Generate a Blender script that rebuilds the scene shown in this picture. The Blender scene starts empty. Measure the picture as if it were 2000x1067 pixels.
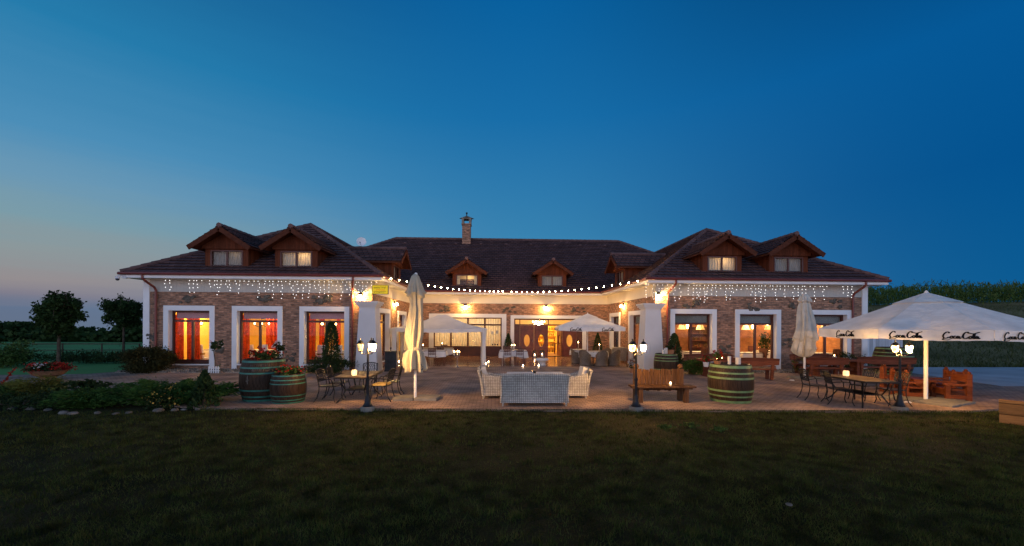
import bpy, math, random
import numpy as np
from mathutils import Vector, Matrix, Euler

R = math.radians
random.seed(7)
rng = np.random.default_rng(11)
S = bpy.context.scene
COL = S.collection

def lin(r, g, b, k=1.0):
    f = lambda c: ((c / 255 + .055) / 1.055) ** 2.4 if c > 10 else c / 255 / 12.92
    return (f(r) * k, f(g) * k, f(b) * k, 1)

# ------------------------------------------------------------------ camera
CAMZ, FOC, YAW, ROLL, HOR = 2.2, 800.0, R(2.3), R(-0.3), 635.25
cam = bpy.data.cameras.new('camera')
cam.sensor_width = 36; cam.lens = FOC / 2000 * 36
cam.shift_y = (HOR - 533.5) / 2000
cam.clip_start = .1; cam.clip_end = 2000
camo = bpy.data.objects.new('camera', cam); COL.objects.link(camo)
camo.location = (0, 0, CAMZ); camo.rotation_euler = (R(90), ROLL, -YAW)
S.camera = camo
CR = Euler((R(90), ROLL, -YAW)).to_matrix()

def ray(px, py):
    return CR @ Vector(((px - 1000) / FOC, -(py - HOR) / FOC, -1))
def G(px, py, z=0.0):                 # ground point seen at a photo pixel
    d = ray(px, py); t = (z - CAMZ) / d.z
    return Vector((d.x * t, d.y * t, z))
def PY(px, py, Y):                    # point on the plane y = Y seen at a photo pixel
    d = ray(px, py); t = Y / d.y
    return Vector((d.x * t, Y, CAMZ + d.z * t))

# ------------------------------------------------------------------ sky at dusk
W = bpy.data.worlds.new('World'); S.world = W; W.use_nodes = True
nt = W.node_tree; nt.nodes.clear()
def wn(t, **k):
    n = nt.nodes.new(t)
    for a, b in k.items(): setattr(n, a, b)
    return n
def wmath(op, a, b=None):
    n = wn('ShaderNodeMath', operation=op)
    for i, v in enumerate((a, b)):
        if v is None: continue
        if isinstance(v, (int, float)): n.inputs[i].default_value = v
        else: nt.links.new(v, n.inputs[i])
    return n.outputs[0]
def wramp(fac, stops):
    n = wn('ShaderNodeValToRGB'); e = n.color_ramp.elements
    n.color_ramp.interpolation = 'EASE' if len(stops) < 3 else 'LINEAR'
    while len(e) < len(stops): e.new(.5)
    for el, (p, c) in zip(e, stops): el.position = p; el.color = c
    nt.links.new(fac, n.inputs[0]); return n.outputs[0]
def wrange(v, a, b):
    n = wn('ShaderNodeMapRange', interpolation_type='SMOOTHSTEP', clamp=True)
    nt.links.new(v, n.inputs[0]); n.inputs[1].default_value = a; n.inputs[2].default_value = b
    return n.outputs[0]
def wmix(f, a, b):
    n = wn('ShaderNodeMix', data_type='RGBA'); nt.links.new(f, n.inputs[0])
    nt.links.new(a, n.inputs[6]); nt.links.new(b, n.inputs[7]); return n.outputs[2]
tc = wn('ShaderNodeTexCoord'); sp = wn('ShaderNodeSeparateXYZ'); nt.links.new(tc.outputs['Generated'], sp.inputs[0])
X_, Y_, Z_ = sp.outputs
hyp = wmath('SQRT', wmath('ADD', wmath('MULTIPLY', X_, X_), wmath('MULTIPLY', Y_, Y_)))
az = wmath('DIVIDE', X_, wmath('MAXIMUM', hyp, .001)); bk = wmath('DIVIDE', Y_, wmath('MAXIMUM', hyp, .001))
# thin bands of cloud low in the west
nz = wn('ShaderNodeTexNoise'); nz.inputs['Scale'].default_value = 2.2; nz.inputs['Detail'].default_value = 3
mp = wn('ShaderNodeMapping'); mp.inputs['Scale'].default_value = (1, 1, 22); nt.links.new(tc.outputs['Generated'], mp.inputs[0])
nt.links.new(mp.outputs[0], nz.inputs['Vector'])
zz = wmath('ADD', Z_, wmath('MULTIPLY', wmath('SUBTRACT', nz.outputs[0], .5), .035))
west = wramp(zz, [(0, lin(98, 112, 136)), (.024, lin(98, 114, 140)), (.046, lin(128, 125, 139)), (.07, lin(148, 141, 143)),
                  (.12, lin(140, 152, 155)), (.17, lin(124, 156, 168)), (.23, lin(106, 152, 181)), (.3, lin(76, 142, 184)),
                  (.45, lin(38, 124, 172)), (.7, lin(8, 70, 125)), (1, lin(4, 52, 96))])
mid = wramp(Z_, [(0, lin(100, 148, 182)), (.1, lin(82, 143, 182)), (.214, lin(56, 130, 176)), (.45, lin(24, 109, 168)),
                 (.62, lin(9, 96, 158)), (.8, lin(4, 62, 112)), (1, lin(4, 52, 96))])
east = wramp(Z_, [(0, lin(16, 92, 145)), (.08, lin(9, 90, 146)), (.256, lin(3, 82, 143)), (.444, lin(4, 87, 150)), (.7, lin(3, 50, 95)), (1, lin(3, 40, 80))])
front = wmix(wrange(az, .04, .85), wmix(wrange(az, -.8, .1), west, mid), east)
BACK_FILL = 3.3  # unseen sky behind the camera, brightened as added fill for the facades
back_l = wramp(Z_, [(0, lin(192, 165, 172, BACK_FILL)), (.14, lin(174, 168, 182, BACK_FILL)), (.4, lin(104, 134, 172, BACK_FILL)), (.7, lin(12, 68, 120)), (1, lin(4, 52, 96))])
back_r = wramp(Z_, [(0, lin(150, 150, 165, BACK_FILL)), (.14, lin(138, 152, 178, BACK_FILL)), (.4, lin(82, 122, 166, BACK_FILL)), (.7, lin(10, 64, 116)), (1, lin(4, 52, 96))])
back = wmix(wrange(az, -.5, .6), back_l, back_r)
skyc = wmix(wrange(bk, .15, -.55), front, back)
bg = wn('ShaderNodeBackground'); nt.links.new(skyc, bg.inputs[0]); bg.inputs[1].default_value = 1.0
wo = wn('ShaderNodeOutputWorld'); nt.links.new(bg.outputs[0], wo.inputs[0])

S.view_settings.view_transform = 'Standard'; S.view_settings.look = 'None'
S.view_settings.exposure = 0; S.view_settings.gamma = 1
S.render.engine = 'CYCLES'
S.cycles.use_denoising = True
S.cycles.max_bounces = 6; S.cycles.transparent_max_bounces = 12
S.cycles.sample_clamp_indirect = 4

# ------------------------------------------------------------------ materials
M = {}
def mat(name, c, rough=.8, metal=0., spec=.08, var=.25, vs=3., bump=0., bs=40., kind=None, c2=None, emit=0, sub=None, **kw):
    m = bpy.data.materials.new(name); m.use_nodes = True
    n = m.node_tree; L = n.links; P = n.nodes['Principled BSDF']
    P.inputs['Roughness'].default_value = rough; P.inputs['Metallic'].default_value = metal
    P.inputs['Specular IOR Level'].default_value = spec
    c = tuple(c[:3]) + (1,)
    def N(t): return n.nodes.new(t)
    uv = N('ShaderNodeUVMap'); 
    tcn = N('ShaderNodeTexCoord')
    noise = N('ShaderNodeTexNoise'); noise.inputs['Scale'].default_value = vs; noise.inputs['Detail'].default_value = 5
    if 'st' in kw:
        ms = N('ShaderNodeMapping'); ms.inputs['Scale'].default_value = kw['st']; L.new(tcn.outputs['Object'], ms.inputs[0]); L.new(ms.outputs[0], noise.inputs['Vector'])
    else: L.new(tcn.outputs['Object'], noise.inputs['Vector'])
    col = None; hgt = None
    def mixc(f, a, b, mode='MIX'):
        x = N('ShaderNodeMix'); x.data_type = 'RGBA'; x.blend_type = mode
        for v, i in ((f, 0), (a, 6), (b, 7)):
            if hasattr(v, 'links'): L.new(v, x.inputs[i])
            else: x.inputs[i].default_value = v
        return x.outputs[2]
    def maprange(v, a, b, lo, hi):
        x = N('ShaderNodeMapRange'); L.new(v, x.inputs[0])
        for i, q in enumerate((a, b, lo, hi)): x.inputs[i + 1].default_value = q
        return x.outputs[0]
    dark = tuple(v * (1 - var) for v in c[:3]) + (1,); lite = tuple(min(1, v * (1 + var)) for v in c[:3]) + (1,)
    if kind == 'brick':                       # bw, bh, mortar width, mortar colour
        b = N('ShaderNodeTexBrick'); L.new(uv.outputs[0], b.inputs['Vector'])
        b.inputs['Scale'].default_value = 1; b.inputs['Brick Width'].default_value = kw['bw']; b.inputs['Row Height'].default_value = kw['bh']
        b.inputs['Mortar Size'].default_value = kw.get('mw', .008); b.inputs['Mortar Smooth'].default_value = .3
        b.inputs['Bias'].default_value = kw.get('bias', 0)
        b.inputs['Color1'].default_value = c; b.inputs['Color2'].default_value = tuple((c2 or dark)[:3]) + (1,)
        b.inputs['Mortar'].default_value = tuple(kw['mc']) + (1,)
        b.offset = kw.get('off', .5); b.squash = 1
        f = maprange(noise.outputs[0], .3, .7, 1 - var, 1 + var)
        hv = N('ShaderNodeHueSaturation'); L.new(b.outputs['Color'], hv.inputs['Color']); L.new(f, hv.inputs['Value'])
        col = hv.outputs[0]
        inv = N('ShaderNodeMath'); inv.operation = 'SUBTRACT'; inv.inputs[0].default_value = 1; L.new(b.outputs['Fac'], inv.inputs[1])
        hgt = inv.outputs[0]
    elif kind == 'plank':                     # boards: width bw along u, grain along v
        sx = N('ShaderNodeSeparateXYZ'); L.new(uv.outputs[0], sx.inputs[0])
        a = sx.outputs[kw.get('axis', 0)]
        d = N('ShaderNodeMath'); d.operation = 'DIVIDE'; L.new(a, d.inputs[0]); d.inputs[1].default_value = kw['bw']
        fl = N('ShaderNodeMath'); fl.operation = 'FLOOR'; L.new(d.outputs[0], fl.inputs[0])
        fr = N('ShaderNodeMath'); fr.operation = 'FRACT'; L.new(d.outputs[0], fr.inputs[0])
        wnz = N('ShaderNodeTexWhiteNoise'); wnz.noise_dimensions = '1D'; L.new(fl.outputs[0], wnz.inputs['W'])
        pp = N('ShaderNodeMath'); pp.operation = 'PINGPONG'; L.new(fr.outputs[0], pp.inputs[0]); pp.inputs[1].default_value = .5
        g = maprange(pp.outputs[0], 0, .06, 0, 1)
        mp_ = N('ShaderNodeMapping'); mp_.inputs['Scale'].default_value = (30, 2, 1) if kw.get('axis', 0) == 0 else (2, 30, 1)
        L.new(uv.outputs[0], mp_.inputs[0]); L.new(mp_.outputs[0], noise.inputs['Vector']); noise.inputs['Scale'].default_value = 1.5
        col = mixc(maprange(noise.outputs[0], .3, .7, 0, 1), dark, lite)
        hv = N('ShaderNodeHueSaturation'); L.new(col, hv.inputs['Color'])
        L.new(maprange(wnz.outputs[0], 0, 1, *kw.get('pv', (.75, 1.2))), hv.inputs['Value']); col = hv.outputs[0]
        col = mixc(g, tuple(v * kw.get('gap', .35) for v in c[:3]) + (1,), col); hgt = g
    elif kind == 'leaf':
        gi = N('ShaderNodeNewGeometry')
        col = mixc(gi.outputs['Random Per Island'], c, tuple(c2[:3]) + (1,))
        hv = N('ShaderNodeHueSaturation'); L.new(col, hv.inputs['Color']); L.new(maprange(noise.outputs[0], .35, .65, *kw.get('nv', (.6, 1.4))), hv.inputs['Value'])
        col = hv.outputs[0]
    else:
        col = mixc(maprange(noise.outputs[0], .3, .7, 0, 1), dark, tuple(c2[:3]) + (1,) if c2 else lite)
    L.new(col, P.inputs['Base Color'])
    if emit:
        P.inputs['Emission Color'].default_value = c; P.inputs['Emission Strength'].default_value = emit
        P.inputs['Base Color'].default_value = (0, 0, 0, 1)
        for l in list(P.inputs['Base Color'].links): L.remove(l)
    if bump or hgt is not None:
        n2 = N('ShaderNodeTexNoise'); n2.inputs['Scale'].default_value = bs; n2.inputs['Detail'].default_value = 4
        L.new(tcn.outputs['Object'], n2.inputs['Vector'])
        bp = N('ShaderNodeBump'); bp.inputs['Distance'].default_value = kw.get('bd', .02)
        bp.inputs['Strength'].default_value = bump or .6
        if hgt is not None:
            ad = N('ShaderNodeMath'); ad.operation = 'MULTIPLY_ADD'; L.new(n2.outputs[0], ad.inputs[0]); ad.inputs[1].default_value = .45; L.new(hgt, ad.inputs[2])
            L.new(ad.outputs[0], bp.inputs['Height'])
        else: L.new(n2.outputs[0], bp.inputs['Height'])
        L.new(bp.outputs[0], P.inputs['Normal'])
    if sub:                                   # thin cloth, leaves: part of the light passes through
        tr = N('ShaderNodeBsdfTranslucent'); L.new(col, tr.inputs[0])
        mx = N('ShaderNodeMixShader'); mx.inputs[0].default_value = sub
        L.new(P.outputs[0], mx.inputs[1]); L.new(tr.outputs[0], mx.inputs[2])
        L.new(mx.outputs[0], n.nodes['Material Output'].inputs[0])
    M[name] = m
    return m
def emis(name, c, k, sample=True):
    m = bpy.data.materials.new(name); m.use_nodes = True; n = m.node_tree; n.nodes.clear()
    e = n.nodes.new('ShaderNodeEmission'); e.inputs[0].default_value = tuple(c) + (1,); e.inputs[1].default_value = k
    o = n.nodes.new('ShaderNodeOutputMaterial'); n.links.new(e.outputs[0], o.inputs[0])
    if not sample: m.cycles.emission_sampling = 'NONE'
    M[name] = m
def glass(name, tint=(1, 1, 1), refl=1.6, rough=.0, milky=0):
    m = bpy.data.materials.new(name); m.use_nodes = True; n = m.node_tree; n.nodes.clear()
    t = n.nodes.new('ShaderNodeBsdfTransparent'); t.inputs[0].default_value = tuple(tint) + (1,)
    g = n.nodes.new('ShaderNodeBsdfGlossy'); g.inputs['Roughness'].default_value = rough
    f0 = n.nodes.new('ShaderNodeLayerWeight'); f1 = n.nodes.new('ShaderNodeMath'); f1.operation = 'POWER'; f1.inputs[1].default_value = 4; f = n.nodes.new('ShaderNodeMath'); f.operation = 'MULTIPLY_ADD'; f.inputs[1].default_value = .9; f.inputs[2].default_value = .045
    n.links.new(f0.outputs['Facing'], f1.inputs[0]); n.links.new(f1.outputs[0], f.inputs[0])
    k = n.nodes.new('ShaderNodeMath'); k.operation = 'MULTIPLY'; k.inputs[1].default_value = refl; k.use_clamp = True
    x = n.nodes.new('ShaderNodeMixShader'); o = n.nodes.new('ShaderNodeOutputMaterial'); L = n.links
    L.new(f.outputs[0], k.inputs[0]); L.new(k.outputs[0], x.inputs[0]); L.new(t.outputs[0], x.inputs[1]); L.new(g.outputs[0], x.inputs[2])
    L.new(x.outputs[0], o.inputs[0]); M[name] = m
    if milky:
        d = n.nodes.new('ShaderNodeBsdfTranslucent'); d.inputs[0].default_value = (.85, .82, .74, 1); y = n.nodes.new('ShaderNodeMixShader'); y.inputs[0].default_value = milky
        L.new(x.outputs[0], y.inputs[1]); L.new(d.outputs[0], y.inputs[2]); L.new(y.outputs[0], o.inputs[0])

mat('brick', (.48, .255, .155), .9, kind='brick', bw=.26, bh=.085, mw=.009, mc=(.20, .15, .12), c2=(.20, .115, .075), var=.4, vs=5, bump=.8, bias=-.05, bd=.02, st=(1, 1, 4))
mat('plaster', (.62, .60, .57), .85, var=.06, vs=1.2, bump=.15, bs=30)
mat('frieze', (.48, .455, .40), .8, kind='plank', bw=.16, var=.05, gap=.86, bd=.006, pv=(.97, 1.02))
mat('cream_band', (.74, .66, .52), .85, var=.05, vs=1.2, bump=.12, bs=30)
mat('white_trim', (.76, .75, .72), .75, var=.05, vs=2, bump=.08)
mat('roof_tile', (.15, .088, .082), .6, kind='brick', bw=.30, bh=.34, mw=.022, mc=(.025, .015, .014), c2=(.086, .051, .05), var=.2, vs=1.3, bump=.5, bd=.02)
mat('ridge_tile', (.14, .08, .07), .6, var=.3, vs=3, bump=.2)
mat('redbrown_metal', (.16, .032, .022), .38, spec=.5, var=.15)
mat('dormer_wood', (.12, .036, .017), .75, kind='plank', bw=.11, var=.3, bd=.01)
mat('soffit_wood', (.085, .028, .015), .75, var=.3, vs=6, bump=.2)
mat('frame_wood', (.085, .026, .017), .45, spec=.4, var=.25, vs=5)
mat('door_wood', (.13, .03, .018), .4, spec=.45, var=.35, vs=4)
mat('stone', (.115, .10, .08), .9, var=.45, vs=7, bump=.6, bs=18)
mat('paving', (.41, .27, .19), .8, kind='brick', bw=.21, bh=.105, mw=.012, mc=(.17, .11, .085), c2=(.28, .20, .155), var=.4, vs=.9, bump=.5, bd=.008)
mat('court_tile', (.34, .19, .115), .16, spec=.5, kind='brick', bw=.42, bh=.42, off=0, mw=.006, mc=(.13, .08, .05), c2=(.25, .135, .085), var=.2, vs=.7, bump=.1, bd=.004)
mat('kerb', (.20, .15, .12), .9, var=.3, vs=4, bump=.4, bs=50)
mat('concrete', (.22, .20, .165), .9, var=.25, vs=4, bump=.4, bs=60)
mat('road', (.42, .42, .42), .9, var=.2, vs=.6, bump=.4, bs=40)
mat('soil', (.05, .035, .022), .95, var=.4, vs=4, bump=.8, bs=30)
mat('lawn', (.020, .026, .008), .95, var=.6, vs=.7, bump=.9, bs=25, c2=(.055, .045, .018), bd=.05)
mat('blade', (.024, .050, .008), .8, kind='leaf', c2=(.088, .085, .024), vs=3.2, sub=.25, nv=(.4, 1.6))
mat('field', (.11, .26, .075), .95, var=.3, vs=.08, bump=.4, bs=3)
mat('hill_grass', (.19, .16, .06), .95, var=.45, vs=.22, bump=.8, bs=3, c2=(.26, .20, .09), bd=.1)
mat('gravel', (.42, .36, .29), .9, var=.5, vs=25, bump=.9, bs=40, bd=.03)
mat('pebble', (.26, .23, .19), .85, kind='leaf', c2=(.12, .105, .09), vs=3)
mat('black_metal', (.018, .019, .022), .42, metal=.6, spec=.5, var=.2)
mat('cast_metal', (.014, .012, .011), .45, metal=.5, spec=.5, var=.3)
mat('silver', (.6, .58, .55), .25, metal=1, var=.05)
mat('wood_top', (.085, .06, .042), .5, kind='plank', bw=.12, var=.3, axis=1, bd=.006)
mat('timber', (.15, .05, .028), .55, kind='plank', bw=.2, var=.4, axis=1, gap=.6, bd=.006)
mat('timber_orange', (.15, .042, .016), .5, kind='plank', bw=.2, var=.3, axis=1, gap=.7, bd=.006)
mat('pale_plank', (.36, .17, .055), .7, kind='plank', bw=.26, var=.25, axis=1, gap=.15, bd=.02)
mat('bench_wood', (.095, .047, .023), .7, kind='plank', bw=.11, var=.4, axis=0, gap=.3, bd=.012)
mat('barrel_wood', (.045, .028, .018), .38, kind='plank', bw=.095, var=.5, axis=0, gap=.3, bd=.012)
mat('hoop_green', (.14, .235, .09), .5, spec=.4, var=.3, vs=6)
mat('hoop_teal', (.03, .15, .105), .5, spec=.4, var=.3, vs=6)
mat('wicker', (.76, .70, .59), .6, kind='brick', bw=.052, bh=.046, off=0, mw=.008, mc=(.25, .225, .19), c2=(.58, .53, .44), var=.2, vs=3, bump=1, bd=.012)
mat('wicker_grey', (.33, .26, .19), .6, kind='brick', bw=.055, bh=.034, mw=.006, mc=(.07, .055, .04), c2=(.26, .2, .15), var=.2, vs=3, bump=1, bd=.012)
mat('cushion', (.55, .52, .47), .9, var=.1, vs=4, bump=.2)
mat('yellow_cushion', (.34, .24, .09), .9, var=.3, vs=12)
mat('canvas', (.80, .77, .70), .85, var=.12, vs=2.5, bump=.55, bs=5, bd=.06, sub=.07)
mat('canvas_cream', (.43, .395, .30), .85, var=.14, vs=3, bump=.5, bs=7, bd=.05, sub=.08)
mat('canvas_pale', (.62, .58, .48), .85, var=.14, vs=3, bump=.5, bs=7, bd=.05, sub=.08)
mat('canvas_white', (.78, .77, .74), .8, var=.06, vs=2, bump=.35, bs=4, bd=.04, sub=.25)
mat('cloth', (.78, .77, .75), .9, var=.05, vs=3, bump=.2, bs=12, sub=.15)
mat('wax', (.80, .76, .68), .6, var=.05, sub=.3)
mat('terracotta', (.30, .15, .08), .8, var=.3, vs=8, bump=.3)
mat('logo_black', (.012, .012, .012), .7)
mat('charcoal', (.03, .032, .034), .6, var=.3)
mat('cctv_white', (.6, .6, .6), .4)
mat('dish_white', (.8, .79, .76), .5, var=.08)
mat('siding', (.55, .56, .58), .7, kind='plank', bw=.22, var=.1, gap=.4, bd=.02)
mat('bark', (.09, .065, .045), .9, var=.4, vs=9, bump=.9, bs=25)
mat('leaf_tree', (.022, .045, .014), .7, kind='leaf', c2=(.045, .075, .02), sub=.25)
mat('leaf_dark', (.018, .036, .012), .7, kind='leaf', c2=(.04, .06, .018), sub=.2)
mat('leaf_bush', (.03, .03, .010), .7, kind='leaf', c2=(.05, .045, .014), sub=.2)
mat('leaf_juniper', (.03, .078, .014), .7, kind='leaf', c2=(.075, .135, .026), sub=.25)
mat('leaf_conifer', (.02, .045, .016), .7, kind='leaf', c2=(.045, .07, .022), sub=.15)
mat('leaf_gold', (.11, .12, .02), .7, kind='leaf', c2=(.20, .17, .035), sub=.25)
mat('leaf_green', (.045, .09, .022), .7, kind='leaf', c2=(.09, .14, .035), sub=.25)
mat('leaf_corn', (.045, .10, .02), .7, kind='leaf', c2=(.12, .155, .04), sub=.25)
mat('petal_red', (.42, .035, .02), .7, kind='leaf', c2=(.25, .02, .015), sub=.2)
mat('petal_white', (.72, .68, .66), .7, kind='leaf', c2=(.6, .5, .5), sub=.2)
mat('petal_yellow', (.62, .42, .09), .7, kind='leaf', c2=(.5, .26, .05), sub=.2)
mat('petal_pink', (.62, .34, .34), .7, kind='leaf', c2=(.7, .6, .55), sub=.2)
mat('water', (.25, .38, .45), .08, spec=.6, var=.1)
mat('curtain_red', (.52, .07, .016), .9, var=.35, vs=9, sub=.3)
mat('curtain_cream', (.80, .72, .52), .9, var=.12, vs=5, sub=.4)
mat('curtain_grey', (.48, .47, .42), .9, var=.1, vs=5, sub=.5)
mat('blind_grey', (.15, .17, .16), .8, var=.15, vs=3)
mat('wall_yellow', (.90, .58, .12), .8, var=.08)
mat('ceiling_reflect_mauve', (.42, .22, .24), .8, var=.1)  # room ceiling, and the painted sky reflection behind the left wing transoms
mat('wall_cream', (.78, .60, .34), .8, var=.08)
mat('inner_brick', (.42, .19, .09), .85, kind='brick', bw=.25, bh=.078, mc=(.3, .2, .13), c2=(.32, .14, .07), var=.25)
mat('inner_floor', (.30, .17, .09), .35, var=.2, vs=3)
mat('bottle_dark', (.03, .035, .02), .15, spec=.6, kind='leaf', c2=(.12, .06, .02))
mat('sign_yellow', (.85, .58, .03), .5, var=.05, emit=.8)
mat('red_paint', (.5, .03, .02), .5)
mat('pale_paint', (.5, .5, .45), .7)
mat('navy_cloth', (.10, .12, .2), .85, var=.2)
glass('pane', refl=.25); glass('lantern_glass', (1, .96, .88), 1.0, .05, .7); glass('clear_glass', (.97, .97, .96), 1.6)
WARM = (1, .66, .30)
emis('bulb', (1, .56, .19), 8500); emis('sconce_bulb', (1, .57, .18), 1900); emis('festoon', (1, .62, .28), 240); emis('led', (.97, .96, .95), 3.4, False)
emis('flame', (1, .58, .22), 60); emis('crystal', (1, .86, .62), 26); emis('room_lamp', (1, .6, .22), 34)
# ------------------------------------------------------------------ mesh helpers
class MB:
    def __init__(s): s.v = []; s.f = []; s.m = []; s.uv = {}
    def add(s, vs, fs, m=0):
        o = len(s.v); s.v += [tuple(p) for p in vs]
        for f in fs: s.f.append([i + o for i in f]); s.m.append(m)
        return s
    def poly(s, pts, m=0, uv=None):
        s.add(pts, [range(len(pts))], m)
        if uv: s.uv[len(s.f) - 1] = uv
        return s
    def box(s, c, d, rz=0, m=0, rx=0, ry=0, taper=1.0):
        h = [x / 2 for x in d]; Rm = Euler((rx, ry, rz)).to_matrix(); c = Vector(c); P = []
        for z in (-1, 1):
            k = taper if z > 0 else 1
            for x, y in ((-1, -1), (1, -1), (1, 1), (-1, 1)): P.append(c + Rm @ Vector((x * h[0] * k, y * h[1] * k, z * h[2])))
        return s.add(P, [(3, 2, 1, 0), (4, 5, 6, 7), (0, 1, 5, 4), (1, 2, 6, 5), (2, 3, 7, 6), (3, 0, 4, 7)], m)
    def bb(s, x0, x1, y0, y1, z0, z1, m=0): return s.box(((x0 + x1) / 2, (y0 + y1) / 2, (z0 + z1) / 2), (x1 - x0, y1 - y0, z1 - z0), m=m)
    def tube(s, pts, r, n=6, m=0, cap=True, sq=False):
        pts = [Vector(p) for p in pts]; k = len(pts); rs = r if isinstance(r, (list, tuple)) else [r] * k
        o = len(s.v); up = Vector((0, 0, 1)); prev = None
        for i, p in enumerate(pts):
            t = (pts[min(i + 1, k - 1)] - pts[max(i - 1, 0)]).normalized()
            if prev is None: a = t.cross(up if abs(t.z) < .95 else Vector((1, 0, 0))).normalized()
            else: a = (prev - t * prev.dot(t)); a = a.normalized() if a.length > 1e-6 else t.orthogonal().normalized()
            prev = a; b = t.cross(a)
            for j in range(n):
                w = 2 * math.pi * (j + (.5 if sq else 0)) / n
                s.v.append(tuple(p + (a * math.cos(w) + b * math.sin(w)) * rs[i]))
        for i in range(k - 1):
            for j in range(n):
                q = o + i * n; s.f.append([q + j, q + (j + 1) % n, q + n + (j + 1) % n, q + n + j]); s.m.append(m)
        if cap:
            s.f.append([o + j for j in range(n)][::-1]); s.m.append(m)
            s.f.append([o + (k - 1) * n + j for j in range(n)]); s.m.append(m)
        return s
    def lathe(s, prof, n=24, c=(0, 0, 0), m=0, fold=None, cap=True, sx=1, sy=1):
        o = len(s.v)
        for i, (r, z) in enumerate(prof):
            for j in range(n):
                w = 2 * math.pi * j / n; rr = r * (fold(w, z, i) if fold else 1)
                s.v.append((c[0] + rr * math.cos(w) * sx, c[1] + rr * math.sin(w) * sy, c[2] + z))
        for i in range(len(prof) - 1):
            for j in range(n):
                q = o + i * n; s.f.append([q + j, q + (j + 1) % n, q + n + (j + 1) % n, q + n + j]); s.m.append(m)
                if not fold:
                    r0 = max(prof[i][0], .02); a = 2 * math.pi * r0 / n
                    s.uv[len(s.f) - 1] = [(j * a, prof[i][1]), ((j + 1) * a, prof[i][1]), ((j + 1) * a, prof[i + 1][1]), (j * a, prof[i + 1][1])]
        if cap:
            if prof[0][0] > .001: s.f.append([o + j for j in range(n)][::-1]); s.m.append(m)
            if prof[-1][0] > .001: s.f.append([o + (len(prof) - 1) * n + j for j in range(n)]); s.m.append(m)
        return s
    def ball(s, c, r, n=8, m=0, sz=1.):
        k = max(4, n // 2 + 1)
        return s.lathe([(r * math.sin(math.pi * i / k) if 0 < i < k else .0008, -r * sz * math.cos(math.pi * i / k)) for i in range(k + 1)], n, c, m)
    def grid(s, fn, nu, nv, m=0):
        o = len(s.v)
        for i in range(nu + 1):
            for j in range(nv + 1): s.v.append(tuple(fn(i / nu, j / nv)))
        for i in range(nu):
            for j in range(nv):
                q = o + i * (nv + 1) + j; s.f.append([q, q + nv + 1, q + nv + 2, q + 1]); s.m.append(m)
        return s
    def build(s, name, mats, parent=None, smooth=False, loc=None, rz=0, label=None):
        me = bpy.data.meshes.new(name); me.from_pydata(s.v, [], s.f)
        for x in (mats if isinstance(mats, (list, tuple)) else [mats]): me.materials.append(M[x])
        if any(s.m): me.polygons.foreach_set('material_index', s.m)
        if smooth: me.polygons.foreach_set('use_smooth', [True] * len(s.f))
        ul = me.uv_layers.new(name='UVMap').data; me.update()
        V = s.v
        buf = np.zeros(len(me.loops) * 2, np.float32)
        for p in me.polygons:
            cu = s.uv.get(p.index); nn = p.normal
            ax = max(range(3), key=lambda i: abs(nn[i]) + (.05 if i == 2 else 0))
            a, b = ((1, 2), (0, 2), (0, 1))[ax]
            for k, li in enumerate(p.loop_indices):
                if cu: buf[2 * li], buf[2 * li + 1] = cu[k]
                else:
                    q = V[me.loops[li].vertex_index]; buf[2 * li] = q[a]; buf[2 * li + 1] = q[b]
        ul.foreach_set('uv', buf)
        o = bpy.data.objects.new(name, me); COL.objects.link(o)
        if parent: o.parent = parent
        if loc is not None: o.location = loc
        o.rotation_euler.z = rz
        if label: o['label'] = label
        return o

def tag(o, label=None, cat=None, group=None, kind=None):
    if label: o['label'] = label
    if cat: o['category'] = cat
    if group: o['group'] = group
    if kind: o['kind'] = kind
    return o
def thing(name, label, cat, loc=(0, 0, 0), rz=0, group=None):
    o = bpy.data.objects.new(name, None); o.empty_display_size = .2; COL.objects.link(o)
    o.location = loc; o.rotation_euler.z = rz
    return tag(o, label, cat, group)
def dup(o, loc=None, rz=None, label=None, parent=None, scale=None):
    c = o.copy(); COL.objects.link(c)
    if parent: c.parent = parent
    if loc is not None: c.location = loc
    if rz is not None: c.rotation_euler.z = rz
    if label: c['label'] = label
    if scale: c.scale = (scale,) * 3
    for k in list(o.children): dup(k, parent=c)
    return c
def struct(o): o['kind'] = 'structure'; return o

def npmesh(name, verts, faces, mats, parent=None, loc=None, smooth=False, midx=None):
    me = bpy.data.meshes.new(name); n, k = faces.shape
    me.vertices.add(len(verts)); me.vertices.foreach_set('co', np.asarray(verts, np.float32).ravel())
    me.loops.add(n * k); me.loops.foreach_set('vertex_index', faces.astype(np.int32).ravel())
    me.polygons.add(n); me.polygons.foreach_set('loop_start', np.arange(n, dtype=np.int32) * k)
    for x in (mats if isinstance(mats, (list, tuple)) else [mats]): me.materials.append(M[x])
    if midx is not None: me.polygons.foreach_set('material_index', np.asarray(midx, np.int32))
    me.update(calc_edges=True); me.validate()
    o = bpy.data.objects.new(name, me); COL.objects.link(o)
    if parent: o.parent = parent
    if loc is not None: o.location = loc
    return o
def leafquads(P, size, asp=.5, dirs=None, spread=1.0, jit=.4):
    n = len(P); d = rng.normal(size=(n, 3)); d /= np.linalg.norm(d, axis=1)[:, None]
    if dirs is not None: d = dirs + d * spread; d /= np.linalg.norm(d, axis=1)[:, None]
    q = rng.normal(size=(n, 3)); b = np.cross(d, q); b /= np.linalg.norm(b, axis=1)[:, None] + 1e-9
    L = size * (1 + jit * rng.uniform(-1, 1, (n, 1)))
    V = np.stack([P - d * L * .5, P + b * L * asp * .5, P + d * L * .5, P - b * L * asp * .5], 1).reshape(-1, 3)
    return V, np.arange(4 * n).reshape(n, 4)
def foliage(name, P, size, m, parent, asp=.5, dirs=None, spread=1., **k):
    V, F = leafquads(np.asarray(P), size, asp, dirs, spread); return npmesh(name, V, F, m, parent, **k)
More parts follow.
